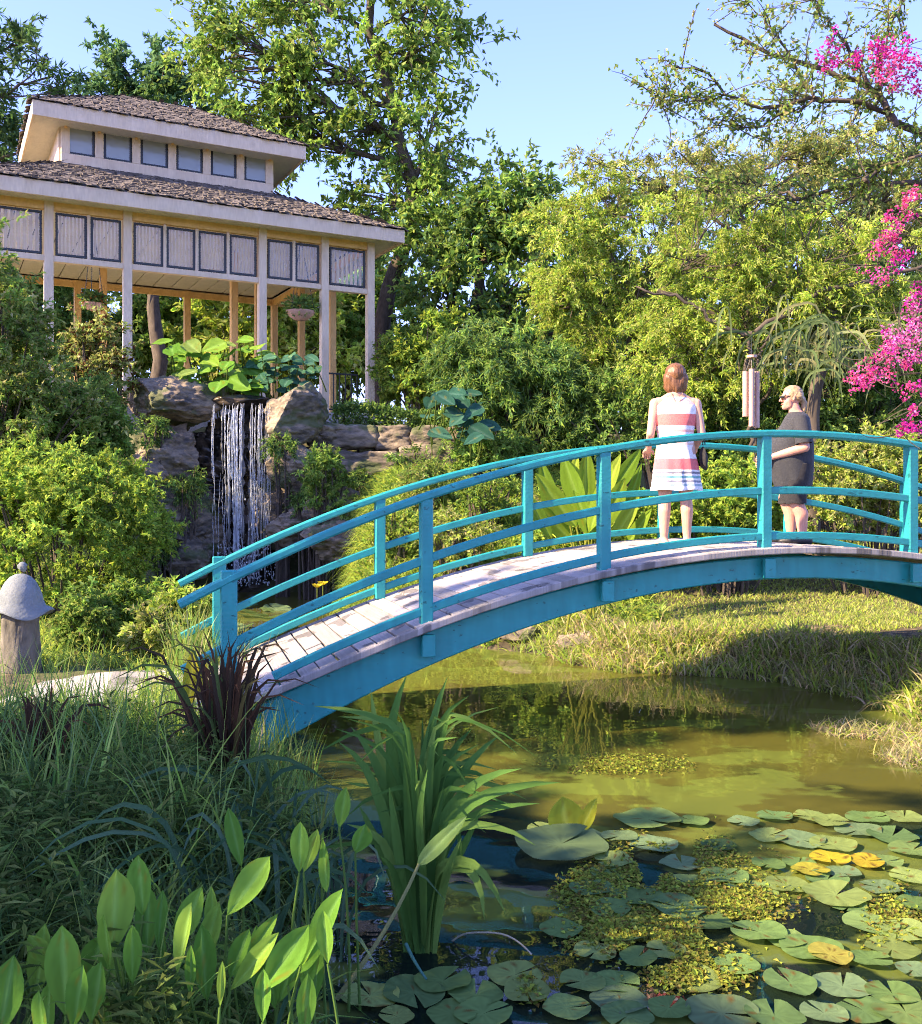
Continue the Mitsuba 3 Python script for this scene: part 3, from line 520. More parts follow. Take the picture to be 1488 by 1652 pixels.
shrub('yellow green shrub on the far right behind the pink blossoms', [(1430, 590, 80, 60), (1500, 650, 70, 70)], 20, 110, 170, (.11, .045), LIME + GREEN, 416, cr=.4)
for i_, (px_, py_, rx_, ry_, D_, lb_) in enumerate([(245, 690, 22, 18, 19.6, 'small tuft of green fern on the left rock ledge'), (300, 775, 20, 22, 19.4, 'small dark fern halfway down the left rocks'), (455, 720, 20, 16, 19.6, 'small fern between the two right hand rocks'), (500, 800, 22, 20, 19.2, 'small green fern on the low right rock'), (250, 880, 30, 24, 19.0, 'fern tuft at the foot of the left rocks'), (600, 770, 34, 16, 19.6, 'trailing green plant at the base of the retaining wall'), (660, 745, 30, 18, 19.9, 'green plant hanging over the middle of the retaining wall')]):
    shrub(lb_, [(px_, py_, rx_, ry_)], D_, 12, 110, (.10, .026), GREEN + DARK, 430 + i_, cr=.2, name='fern', cat='fern', hang=.7)
for i_, (px_, py_, rx_, ry_, D_, c_, lb_) in enumerate([(640, 850, 40, 40, 15.5, LIME + GREEN[:2], 'low arching yellow green shrub behind the second back post of the bridge'), (740, 870, 50, 34, 14.8, OLIVE + LIME[:1], 'low pale green shrub on the slope behind the bridge deck'), (790, 800, 46, 30, 16.5, GREEN + LIME[:1], 'green shrub on the slope left of the big paddle leaves'), (690, 780, 40, 24, 17.5, GREEN + OLIVE, 'small green shrub high on the slope under the retaining wall'),
        (300, 985, 34, 34, 10.2, LIME + GREEN[:2], 'leafy yellow green plant behind the tips of the handrails'), (215, 985, 40, 36, 10.6, GREEN + LIME[:1], 'leafy green plant at the foot of the round bush, right side'), (140, 1000, 40, 30, 10.0, GREEN + OLIVE[:1], 'leafy green plant right of the grey mushroom ornament'), (255, 1025, 40, 22, 9.6, OLIVE + LIME[:1], 'low yellow green plant beside the path near the bridge')]):
    shrub(lb_, [(px_, py_, rx_, ry_)], D_, 34, 130, (.075, .03), c_, 450 + i_, cr=.14 * D_ / 10, name='low_shrub')
# clipped hedge on the wall
rh = np.random.default_rng(31); hedge = thing('clipped_hedge', 'clipped green hedge in front of the pavilion on the retaining wall', 'hedge'); n = 9000
u = rh.random((n, 3)); face = rh.integers(0, 3, n); u[face == 0, 1] = rh.random((face == 0).sum()) * .15; u[face == 1, 2] = 1 - rh.random((face == 1).sum()) * .12
hp = np.stack([-2.75 + 4.6 * u[:, 0], 21.35 + .9 * u[:, 1], 3.15 + .72 * u[:, 2]], 1) + rh.normal(0, .035, (n, 3)); hp[:, 2] += .1 * np.sin(hp[:, 0] * 2.1)
add('foliage', leaves(hp, rand_dir(rh, n) + [0, -.5, .5], rand_dir(rh, n) + [0, -.3, 1], .10, .05, palette(rh, n, GREEN + DARK)), 'leaf', hedge)
add('stems', cat_(*[tube(np.array([[x, 21.8, 2.9], [x + .05, 21.75, 3.7]]), .03, 5) for x in np.arange(-2.6, 1.8, .35)]), 'bark', hedge)
# trees outside the frame whose crowns shade the near bank
def shade_tree(label, x, y, ells, n_cl, seed, cr=.8):
    rng = np.random.default_rng(seed); C, R, U = clumps_in(rng, [(np.array(c, float), np.array(r, float)) for c, r in ells], n_cl, .2)
    g = float(ground_z(x, y)); path = spline([(x, y, g - .3), (x + .1, y, g + 1.5), (x - .1, y + .1, g + 3.5), (x, y, np.mean(C[:, 2]))], 14)
    t = thing('shade_tree', label, 'tree')
    add('trunk', branches(rng, path, np.linspace(.2, .07, 14), C), 'bark', t, smooth=60)
    add('crown', clump_leaves(rng, C, U, cr * (.6 + .8 * rng.random(n_cl)), 130, .22, .12, GREEN), 'leaf', t)
shade_tree('broad tree on the bank beside the viewer, outside the picture on the left', -9.5, 1.2, [((-9.5, 1.2, 4.9), (2.5, 1.8, 1.5)), ((-9.2, 2.2, 4.0), (2.0, 1.1, 1.2))], 190, 501)
shade_tree('thin crowned tree behind the first one, outside the picture', -12.8, 2.6, [((-12.6, 2.5, 10.1), (1.7, .9, .9))], 20, 502, .45)

# ---------------------------------------------------------------- grasses on the banks
def scatter(rng, n, x0, x1, y0, y1, keep):
    x, y = rng.uniform(x0, x1, n), rng.uniform(y0, y1, n); k = keep(x, y); x, y = x[k], y[k]
    return np.stack([x, y, ground_z(x, y) - .01], 1)
def lean_up(rng, n, a=.35): return nrm(np.stack([rng.normal(0, a, n), rng.normal(0, a, n), np.ones(n)], 1))
def facing(rng, n): return nrm(np.stack([rng.standard_normal(n), rng.standard_normal(n), rng.normal(0, .2, n)], 1))
def grass(name, label, P, rng, L, W, cols, droop=.5, K=3, a=.3, cat='grass', mat='leaf'):
    n = len(P); D = lean_up(rng, n, a)
    return add(name, blades(P, D, facing(rng, n), L * (.5 + .8 * rng.random(n)), W * (.7 + .6 * rng.random(n)), palette(rng, n, cols, .2), K, droop * (.4 + 1.2 * rng.random(n))), mat, label=label, cat=cat, kind='stuff')
def patchy(x, y, f=1.0, s=0.0): return meshkit.fbm(np.stack([x * f, y * f, x * 0 + s], -1))
r1 = np.random.default_rng(601)
P = scatter(r1, 150000, .6, 9.5, 8.2, 19, lambda x, y: (sdist(POLY, x, y) > .12) & (r1.random(len(x)) < 14 / (6 + y)) & (patchy(x, y, 1.4) > .33))
grass('lawn_grass', 'short sunlit yellow green lawn grass on the far bank under the bridge', P, r1, .10, .013, LIME + OLIVE[:2] + TAN[3:], .5, 2)
def near_edge(x, y, w): d = sdist(POLY, x, y); return (d > -.06) & (d < w)
P = scatter(r1, 66000, 1.1, 8.5, 6.8, 12.6, lambda x, y: near_edge(x, y, .55 + .5 * patchy(x, y, .9)) & (patchy(x, y, 2.2, 4) > .28))
grass('dry_grass', 'mixed straw coloured and green grass along the far water edge', P, r1, .38, .015, TAN + LIME[:3] + OLIVE[2:], .8, 4, .3)
P = scatter(r1, 19000, .6, 8.5, 7.2, 13.6, lambda x, y: near_edge(x, y, 1.3) & (patchy(x, y, 1.2, 9) > .52))
grass('green_grass', 'tufts of green grass among the dry grass on the far bank', P, r1, .38, .014, LIME + GREEN, .7, 4, .35)
P = scatter(r1, 40000, -2.2, 2.6, 12.6, 20.4, lambda x, y: (sdist(POLY, x, y) > .05) & (patchy(x, y, 1.1, 2) > .42))
grass('mound_grass', 'arching yellow green and straw grass on the slope below the retaining wall', P, r1, .50, .024, LIME[:3] + GREEN[:2] + OLIVE[:1], 1.3, 4, .45)
P = scatter(r1, 42000, -9, -1.3, 7.4, 18, lambda x, y: (sdist(POLY, x, y) > .02) & ((y > 8.9 + .25 * (x + 3)) | (x > -2.6)) & (sdist(shapely.Polygon(pv[:6, :2]), x, y) > .12) & (patchy(x, y, 1.0, 6) > .36))
grass('bank_grass', 'loose green and yellow grass on the bank between the path and the round bush', P, r1, .36, .016, GREEN + LIME[:2] + OLIVE[:2], .8, 3, .35)
P = scatter(r1, 3000, -3.0, -1.5, 8.6, 12, lambda x, y: near_edge(x, y, .7))
grass('pond_reeds', 'upright green reeds at the pond edge behind the bridge end', P, r1, .75, .016, GREEN + OLIVE, .3, 4, .14, 'reeds')
def weeds(rng, P, H, per, Ls, Ws, cols):
    n = len(P); D = lean_up(rng, n, .25); h = H * (.5 + .8 * rng.random(n)); i = np.repeat(np.arange(n), per); t = (.15 + .85 * rng.random(n * per))
    q = P[i] + D[i] * (h[i] * t)[:, None]; m = n * per; ang = rng.uniform(0, 2 * np.pi, m)
    d = nrm(np.stack([np.cos(ang), np.sin(ang), rng.normal(.25, .35, m)], 1))
    lv = leaves(q, d, nrm(np.stack([rng.normal(0, .4, m), rng.normal(0, .4, m), np.ones(m)], 1)), Ls * (.6 + .8 * rng.random(m)), Ws * (.7 + .6 * rng.random(m)), palette(rng, m, cols, .22), .2)
    st = blades(P, D, facing(rng, n), h, .008, palette(rng, n, GREEN[2:3] + DARK, .2), 2, .1)
    return cat_(lv, st)
r2 = np.random.default_rng(611)
P = scatter(r2, 3600, -3.4, -.6, 2.7, 7.0, lambda x, y: (sdist(POLY, x, y) > .0) & (y < 5.95 + .15 * (x + 2)) & (patchy(x, y, 1.6, 11) > .42))
add('leafy_weeds', weeds(r2, P, .36, 20, .075, .017, [(0.10, 0.16, 0.04), (0.14, 0.21, 0.05), (0.07, 0.12, 0.03), (0.19, 0.25, 0.07)]), 'leaf', label='dark tangle of narrow leaved weeds covering the near bank', cat='weeds', kind='stuff')
P = scatter(r2, 1500, -3.6, -1.0, 5.6, 7.3, lambda x, y: (sdist(POLY, x, y) > .0) & (y < 6.9 + .12 * (x + 2.)))
add('fine_weeds', weeds(r2, P, .20, 22, .045, .011, GREEN + LIME[2:3]), 'leaf', label='light green feathery weeds in front of the path', cat='weeds', kind='stuff')
P = scatter(r2, 8500, -3.4, -.55, 2.8, 7.0, lambda x, y: (sdist(POLY, x, y) > -.1))
grass('long_grass', 'long dark green grass blades arching over the near bank', P, r2, .52, .011, GREEN + DARK, .8, 5, .32)
P = scatter(r2, 1500, -3.4, -1.3, 6.0, 7.1, lambda x, y: (y < 6.9 + .12 * (x + 2.)))
grass('path_grass', 'thin upright grass stems in front of the path', P, r2, .55, .009, GREEN + LIME[2:3] + TAN[:1], .35, 4, .16)
P = scatter(r2, 30000, .7, 7.5, 6.2, 9.6, lambda x, y: (sdist(POLY, x, y) < -.02) & (y < 8.3) & (y > 6.55 + .45 * np.sin(x * 1.7) + .5 * patchy(x, y, 1.5, 3)) & (patchy(x, y, 1.3, 23) > .47) & (x > 2.9 + .2 * (8.3 - y)))
P[:, 2] = -.03
grass('shallow_water_grass', 'thin pale golden grass standing in the shallow water in front of the far bank', P, r2, .24, .009, TAN + OLIVE[1:2] + LIME[:1], .9, 4, .35)
P = scatter(r2, 260, -1.6, -.7, 5.2, 7.6, lambda x, y: (sdist(POLY, x, y) > -.35))
P = scatter(r2, 2000, -2.9, -.9, 4.0, 6.4, lambda x, y: (sdist(POLY, x, y) > .0) & (patchy(x, y, 1.3, 17) > .44))
grass('tall_grass', 'tall fine upright grass rising from the near bank in front of the path and bridge end', P, r2, .85, .011, GREEN + DARK[:2], .45, 5, .14)
P = scatter(r2, 30000, .7, 7.5, 6.2, 9.6, lambda x, y: (sdist(POLY, x, y) < -.02) & (y < 8.3) & (y > 6.55 + .45 * np.sin(x * 1.7) + .5 * patchy(x, y, 1.5, 3)) & (patchy(x, y, 1.3, 23) > .47) & (x > 2.9 + .2 * (8.3 - y)))
P[:, 2] = -.03
grass('shallow_water_grass', 'thin pale golden grass standing in the shallow water in front of the far bank', P, r2, .24, .009, TAN + OLIVE[1:2] + LIME[:1], .9, 4, .35)
P = scatter(r2, 260, -1.6, -.7, 5.2, 7.6, lambda x, y: (sdist(POLY, x, y) > -.35))
grass('pond_reeds', 'green reeds standing under the near end of the bridge beam', P, r2, .62, .014, GREEN + OLIVE[:1], .3, 4, .12, 'reeds')

# ---------------------------------------------------------------- large leaved plants
def paddle(base, tip, w, rng, col, face=None, rib=.012, bend=.12, rows=8, fold=.18, tipw=2.2, belly=.42):   # one broad leaf: ribbed, folded along its midrib
    base, tip = np.asarray(base, float), np.asarray(tip, float); ax = tip - base; L = np.linalg.norm(ax); d = ax / L
    face = np.array([rng.normal(0, .35), -1, .25]) if face is None else np.asarray(face, float)
    S = nrm(np.cross(d, face)); N = nrm(np.cross(S, d)); 
    if N @ face < 0: N = -N
    out = []; col = np.asarray(col)
    wav = rng.uniform(0, 6.28, 2)
    for i in range(rows + 1):
        t = i / rows; hw = w / 2 * (math.sin(math.pi * t ** (math.log(.5) / math.log(belly))) ** .72 if 0 < t < 1 else 0.004)
        c = base + ax * t - N * (bend * L * (t * t - t) * -1.0) - N * bend * L * .9 * t ** 3 * .5
        for u in np.linspace(-1, 1, 9):
            out.append(c + S * hw * u + N * (fold * hw * abs(u) ** 1.3 + .03 * w * math.sin(wav[0] + 9 * t + 2 * u) * abs(u)) - N * (rib if abs(u) < .01 and t < .95 else 0))
    v = np.array(out); o = np.arange(rows)[:, None] * 9
    f = np.vstack([np.vstack([o + [j, j + 1, j + 10], o + [j, j + 10, j + 9]]) for j in range(8)])
    c = np.tile(col, (len(v), 1)) * (1 + .05 * rng.standard_normal((len(v), 1)))
    mid = np.arange(rows + 1) * 9; c[mid + 4] = c[mid + 4] * 1.2 + .03; c[mid + 2] *= .9; c[mid + 6] *= .9; tr_ = rng.random(len(c)) < .03; c[tr_] = c[tr_] * .5 + np.array([.12, .09, .01])
    return v, f, np.clip(c, .001, .9)
def stalk(a, b, r, rng, col, sag=.06):
    a, b = np.asarray(a, float), np.asarray(b, float); m = (a + b) / 2 + rng.normal(0, sag, 3) * np.linalg.norm(b - a) * [1, 1, .3]
    v, f = tube(bez(a, m, b, 7), np.linspace(r * 1.3, r * .8, 7), 6); return v, f, np.tile(col, (len(v), 1))
FRESH = [(0.13, 0.29, 0.04), (0.165, 0.33, 0.045), (0.10, 0.235, 0.035), (0.22, 0.38, 0.055)]
rp = np.random.default_rng(701)
arrow = thing('pickerel_plant', 'clump of broad pointed bright green leaves on tall stalks in the near left corner', 'water plant')
for (tx, ty, bx, by, w, D) in [(192, 1412, 184, 1524, 61, 2.9), (222, 1380, 230, 1468, 42, 3.0), (97, 1496, 105, 1626, 58, 2.75), (158, 1552, 148, 1642, 56, 2.65), (434, 1381, 373, 1468, 50, 3.0), (496, 1496, 429, 1590, 50, 2.8), (526, 1478, 470, 1580, 42, 2.9),
        (483, 1327, 483, 1401, 32, 3.25), (511, 1342, 492, 1402, 24, 3.3), (322, 1435, 289, 1519, 40, 3.05), (263, 1437, 256, 1524, 22, 3.0), (445, 1475, 383, 1570, 28, 2.95), (442, 1509, 378, 1590, 32, 2.85), (307, 1529, 307, 1600, 18, 2.75),
        (20, 1545, 0, 1660, 56, 2.7), (46, 1509, 82, 1552, 32, 3.0), (163, 1511, 148, 1578, 48, 2.95), (352, 1458, 327, 1545, 34, 3.1), (524, 1440, 521, 1360, 22, 3.35), (358, 1555, 355, 1620, 14, 2.7), (398, 1504, 373, 1572, 34, 2.9), (368, 1304, 388, 1391, 28, 3.5),
        (240, 1430, 236, 1530, 38, 3.1), (130, 1560, 118, 1650, 44, 2.6), (340, 1430, 345, 1530, 24, 3.15), (60, 1600, 70, 1690, 40, 2.55), (480, 1530, 452, 1610, 34, 3.0), (557, 1274, 548, 1330, 26, 3.7), (590, 1330, 575, 1372, 34, 3.7), (215, 1500, 214, 1580, 30, 2.8)] + [(x_ + q_ * .5, y_ - l_, x_, y_, l_ * .36, D_) for x_, y_, l_, q_, D_ in zip(rp.uniform(20, 530, 20), rp.uniform(1540, 1690, 20), rp.uniform(70, 115, 20), rp.normal(0, 40, 20), rp.uniform(2.65, 3.2, 20))]:
    D += rp.normal(0, .03); b, t = at(bx, by, D), at(tx, ty, D + rp.uniform(-.09, .05))
    b = b - (t - b) * .10; lf = add('leaf', paddle(b, t, w * 1.0 / F * D, rp, FRESH[rp.integers(4)], belly=.56, bend=rp.uniform(.04, .24), fold=rp.uniform(.2, .6), rib=.004), 'leaf_glossy', arrow, smooth=True)
    g = b + [rp.normal(0, .05), rp.normal(.02, .05), 0]; g[2] = max(-.05, float(ground_z(g[0], g[1])) - .05) if b[2] > .35 else b[2] - .35
    add('stalk', stalk(g, b, .005, rp, (0.12, 0.22, 0.05)), 'leaf_glossy', lf, smooth=True)
def strap(pts, w, rng, col, fold=.3, rows=12, droop_n=(0, -1, .4)):      # long strap leaf along a curve
    c = spline(pts, rows + 1); t = np.linspace(0, 1, rows + 1); d = nrm(np.gradient(c, axis=0)); S = nrm(np.cross(d, np.asarray(droop_n) + rng.normal(0, .35, 3))); N = np.cross(S, d)
    hw = w / 2 * np.minimum(1, .45 + 1.6 * t) * np.clip((1 - t) * 3.2, 0, 1) ** .6 + 4e-4
    v = np.stack([c - S * hw[:, None] + N * (fold * hw)[:, None], c - N * .001, c + S * hw[:, None] + N * (fold * hw)[:, None]], 1).reshape(-1, 3)
    o = np.arange(rows)[:, None] * 3; f = np.vstack([o + [0, 1, 4], o + [0, 4, 3], o + [1, 2, 5], o + [1, 5, 4]])
    return v, f, np.clip(np.tile(np.asarray(col), (len(v), 1)) * (1 + .06 * rng.standard_normal((len(v), 1))), .001, .9)
iris = thing('pond_iris', 'tall clump of arching dark green strap leaves standing in the pond below the bridge', 'water plant')
STR = [(0.075, 0.17, 0.035), (0.10, 0.21, 0.045), (0.055, 0.13, 0.03), (0.15, 0.26, 0.055)]
for (pts, w, dd) in [([(668, 1510), (640, 1350), (632, 1180), (657, 1088)], 30, .1), ([(684, 1510), (672, 1330), (690, 1200), (722, 1092)], 26, .15), ([(662, 1500), (640, 1350), (612, 1200), (598, 1112)], 24, .2), ([(670, 1505), (655, 1320), (640, 1210), (633, 1138)], 24, .25),
        ([(655, 1500), (630, 1360), (590, 1240), (545, 1196)], 24, .0), ([(660, 1500), (640, 1340), (605, 1230), (566, 1172)], 26, .1), ([(686, 1500), (690, 1340), (720, 1230), (762, 1175)], 26, .1), ([(690, 1500), (700, 1350), (745, 1250), (806, 1186)], 24, .2),
        ([(688, 1495), (700, 1360), (760, 1270), (842, 1240)], 26, -.05), ([(690, 1490), (705, 1370), (790, 1280), (905, 1262)], 26, -.1), ([(692, 1490), (710, 1390), (780, 1310), (872, 1296)], 22, 0), ([(694, 1490), (720, 1360), (760, 1330), (864, 1364)], 20, -.1),
        ([(690, 1500), (712, 1400), (750, 1390), (816, 1474)], 24, -.15), ([(690, 1500), (715, 1400), (752, 1400), (782, 1484)], 24, -.2), ([(688, 1500), (705, 1380), (735, 1330), (744, 1400)], 20, -.1), ([(676, 1520), (664, 1440), (660, 1340), (652, 1230)], 20, -.1),
        ([(684, 1520), (684, 1420), (678, 1330), (690, 1240)], 20, -.15), ([(690, 1522), (694, 1430), (700, 1350), (716, 1270)], 20, -.15), ([(660, 1515), (640, 1430), (618, 1360), (560, 1330)], 20, -.1), ([(656, 1510), (640, 1430), (600, 1340), (580, 1300)], 22, 0),
        ([(668, 1520), (650, 1430), (640, 1350), (628, 1270)], 20, -.15), ([(696, 1515), (704, 1440), (740, 1380), (775, 1310)], 20, -.1), ([(700, 1510), (712, 1450), (724, 1400), (745, 1352)], 18, -.2), ([(664, 1515), (650, 1460), (632, 1400), (612, 1380)], 16, -.2),
        ([(690, 1505), (705, 1330), (742, 1245), (800, 1262)], 24, .1), ([(676, 1505), (672, 1300), (700, 1215), (765, 1218)], 24, .2), ([(664, 1505), (640, 1330), (600, 1270), (556, 1262)], 22, .15), ([(686, 1505), (700, 1330), (735, 1260), (850, 1290)], 22, .1)]:
    n = len(pts); P3 = [at(x, y, 4.2 + dd * (i / (n - 1)) * 1.6 + rp.normal(0, .02)) for i, (x, y) in enumerate(pts)]; P3[0][2] = -.04
    add('leaf', strap(P3, w * .70 / F * 4.2, rp, STR[rp.integers(4)]), 'leaf_glossy', iris, smooth=True)
for i in range(44):
    a = rp.uniform(-1, 1); hgt = rp.uniform(170, 400); ex = 682 + a * rp.uniform(90, 250) ; q = [(682 + rp.normal(0, 14), 1510), (682 + a * 20, 1510 - hgt * .5), (682 + a * 60, 1510 - hgt * .9), (ex, 1510 - hgt * rp.uniform(.72, 1.05))]; dd = rp.normal(0, .22)
    P3 = [at(x, y, 4.3 + dd * k / 3) for k, (x, y) in enumerate(q)]; P3[0][2] = -.04; add('leaf', strap(P3, rp.uniform(.02, .045), rp, STR[rp.integers(4)]), 'leaf_glossy', iris, smooth=True)
add('leaf', strap([at(678, 1525, 4.2) * [1, 1, 0], at(640, 1375, 4.25), at(628, 1290, 4.3), at(642, 1232, 4.3)], .022, rp, (0.42, 0.32, 0.05)), 'leaf_glossy', iris, label='yellowed narrow leaf in the middle of the clump', smooth=True)
st_ = thing('bent_leaf_stem', 'long pale bent stem with one green leaf leaning beside the strap leaved clump', 'water plant')
add('stem', stalk(at(543, 1612, 3.75), at(676, 1394, 3.9), .008, rp, (0.30, 0.32, 0.13)), 'leaf_glossy', st_, smooth=True)
add('leaf', paddle(at(672, 1398, 3.9), at(752, 1316, 3.92), .065, rp, (0.16, 0.27, 0.08), rib=.002), 'leaf_glossy', st_, smooth=True)
st_ = add('reed_stem', stalk(at(655, 1523, 4.0), at(688, 1580, 3.85), .006, rp, (0.10, 0.26, 0.20)), 'leaf_glossy', label='thin blue green stem sloping into the water between the clump and the lily pads', cat='stem', smooth=True)
st_ = add('reed_stem', (lambda m: (m[0], m[1], np.tile((.5, .48, .36), (len(m[0]), 1))))(tube(spline([at(728, 1520, 4.3), at(760, 1505, 4.25), at(810, 1507, 4.2), at(858, 1540, 4.1)], 14), .004, 5)), 'leaf_glossy', label='thin dry stem arching just above the dark water', cat='stem', smooth=True)
# purple fountain grass
for (px, py, D, n, H, lb, sd) in [(362, 1275, 5.5, 110, 1.0, 'tall maroon fountain grass at the foot of the bridge post', 5), (70, 1300, 5.2, 50, .62, 'low brownish purple grass at the left edge of the near bank', 6)]:
    rr = np.random.default_rng(sd); c = at(px, py, D); c[2] = float(ground_z(c[0], c[1])); t = thing('fountain_grass', lb, 'ornamental grass')
    for i in range(n):
        a = rr.uniform(0, 6.28); o = abs(rr.normal(0, .3)) + .03; h = H * rr.uniform(.6, 1.08); b = c + [rr.normal(0, .045), rr.normal(0, .045), -.02]
        q = [b, b + [math.cos(a) * o * .25 * h, math.sin(a) * o * .25 * h, h * .5], b + [math.cos(a) * o * .7 * h, math.sin(a) * o * .7 * h, h * .88], b + [math.cos(a) * o * 1.15 * h, math.sin(a) * o * 1.15 * h, h * (1.0 - .35 * o)]]
        cc = [(0.075, 0.045, 0.03), (0.12, 0.065, 0.036), (0.06, 0.045, 0.03), (0.18, 0.15, 0.05), (0.10, 0.15, 0.045)][rr.choice(5, p=[.28, .22, .2, .12, .18])]
        add('blade', strap(q, rr.uniform(.012, .024), rr, cc, rows=7), 'leaf', t, smooth=True)
for (bx, by, tx, ty, w, lb) in [(305, 1140, 312, 1046, 26, 'upright yellow green leaf beside the maroon grass, left one'), (322, 1130, 330, 1066, 16, 'narrow yellow leaf beside the maroon grass, right one')]:
    add('yellow_leaf', paddle(at(bx, by, 6.1), at(tx, ty, 6.1), w / F * 6.1, rp, (0.42, 0.40, 0.03), rib=.001), 'leaf', label=lb, cat='leaf', smooth=True)
rl = np.random.default_rng(33); lg = thing('arching_sedge', 'loose tuft of long blue green blades arching over the near bank', 'sedge')
for i in range(46):
    c = at(rl.uniform(300, 560), 1420, 4.2 + rl.normal(0, .35)); c[2] = float(ground_z(c[0], c[1])); a = rl.uniform(0, 6.28); h = rl.uniform(.35, .6); o = rl.uniform(.2, .75)
    q = [c, c + [math.cos(a) * o * .2, math.sin(a) * o * .2, h * .8], c + [math.cos(a) * o * .55, math.sin(a) * o * .55, h], c + [math.cos(a) * o, math.sin(a) * o, h * .75]]
    add('blade', strap(q, rl.uniform(.012, .022), rl, [(0.07, 0.14, 0.07), (0.10, 0.18, 0.10), (0.05, 0.11, 0.05)][rl.integers(3)], rows=8), 'leaf_glossy', lg, smooth=True)
# canna with big yellow green leaves behind the railing
can = thing('canna_plant', 'large paddle leaved yellow green plant behind the railing beside the woman', 'canna')
rc = np.random.default_rng(44)
for (bx, by, tx, ty, w) in [(985, 800, 1036, 722, 36), (940, 830, 905, 735, 52), (945, 830, 950, 722, 44), (930, 850, 866, 762, 46), (975, 850, 1010, 770, 44), (960, 870, 925, 790, 40), (920, 870, 868, 815, 40), (990, 870, 1030, 800, 38), (950, 860, 985, 742, 40), (900, 850, 872, 740, 40), (1000, 860, 1035, 745, 30), (915, 820, 930, 728, 30), (965, 820, 1000, 730, 34), (890, 870, 850, 790, 34), (1010, 880, 1050, 820, 30)]:
    D = 12.6 + rc.normal(0, .25); b = at(bx, by, D)
    lf = add('leaf', paddle(b, at(tx, ty, D + rc.normal(0, .15)), w / F * D * .74, rc, [(0.22, 0.34, 0.035), (0.16, 0.28, 0.03), (0.30, 0.40, 0.05)][rc.integers(3)], face=(rc.normal(-.3, .4), -1, .3), bend=.14), 'leaf', can, smooth=True)
    g = at(950 + rc.normal(0, 12), 900, D); g[2] = float(ground_z(g[0], g[1])) - .05
    add('stalk', stalk(g, b, .014, rc, (0.30, 0.33, 0.06)), 'leaf', lf, smooth=True)
# elephant ears on the rocks and in the shade
def ear_plant(label, spots, D0, size, cols, seed, mat='leaf_glossy'):
    rr = np.random.default_rng(seed); t = thing('elephant_ear_plant', label, 'plant')
    for (x, y) in spots:
        D = D0 + rr.normal(0, .35); L = size * rr.uniform(.7, 1.25); b = at(x, y, D); a = rr.uniform(-1.2, 1.2); tip = b + L * np.array([math.sin(a), -.45, -.55 + .5 * rr.random()])
        lf = add('leaf', paddle(b, tip, L * .74, rr, cols[rr.integers(len(cols))], face=(rr.normal(-.2, .3), -.6, .8), bend=.12, belly=.3, fold=.12), mat, t, smooth=True)
        g = b + [rr.normal(0, .15), .35, -.5 * size - .35]; add('stalk', stalk(g, b, .012, rr, (0.14, 0.2, 0.05)), mat, lf, smooth=True)
re = np.random.default_rng(55)
ear_plant('broad leaved bright green plant overhanging the top of the waterfall', [(re.uniform(270, 430), 556 + re.uniform(-10, 76)) for _ in range(64)], 21.0, .50, FRESH + [(0.22, 0.33, 0.08)], 56)
ear_plant('blue green leafy plant above the tall rock at the right of the waterfall', [(re.uniform(400, 510), 572 + re.uniform(0, 56)) for _ in range(60)], 21.2, .34, [(0.07, 0.18, 0.11), (0.09, 0.22, 0.13), (0.05, 0.14, 0.08)], 57)
ear_plant('dark blue green elephant ear plant in the shade below the bamboo like shrub', [(re.uniform(690, 800), 640 + re.uniform(-10, 60)) for _ in range(26)], 18.0, .42, [(0.04, 0.12, 0.085), (0.05, 0.14, 0.10), (0.03, 0.09, 0.06)], 58)
# long grey green drooping blades at the right
dp = thing('drooping_blade_palm', 'plant with long arching grey green blades above the man', 'palm'); rd = np.random.default_rng(66)
for i in range(120):
    c = at(1330 + rd.normal(0, 60), 590 + rd.normal(0, 22), 16.2 + rd.normal(0, .6)); a = rd.uniform(0, 6.28); o = rd.uniform(.3, 1.0); h = rd.uniform(.1, .65)
    q = [c, c + [math.cos(a) * o * .3, math.sin(a) * o * .3, h], c + [math.cos(a) * o * .8, math.sin(a) * o * .8, h * .8], c + [math.cos(a) * o * 1.15, math.sin(a) * o * 1.15, h * .1 - .25]]
    add('blade', strap(q, rd.uniform(.03, .05), rd, [(0.16, 0.22, 0.09), (0.22, 0.26, 0.12), (0.12, 0.18, 0.07), (0.30, 0.30, 0.14)][rd.integers(4)], rows=8), 'leaf', dp, smooth=True)
tk = at(1312, 660, 16.3); add('trunk', (lambda: tube(spline([(tk[0], tk[1], float(ground_z(tk[0], tk[1])) - .2), tk, at(1325, 596, 16.2)], 10), np.linspace(.13, .10, 10), 10))(), 'bark', dp, smooth=True)
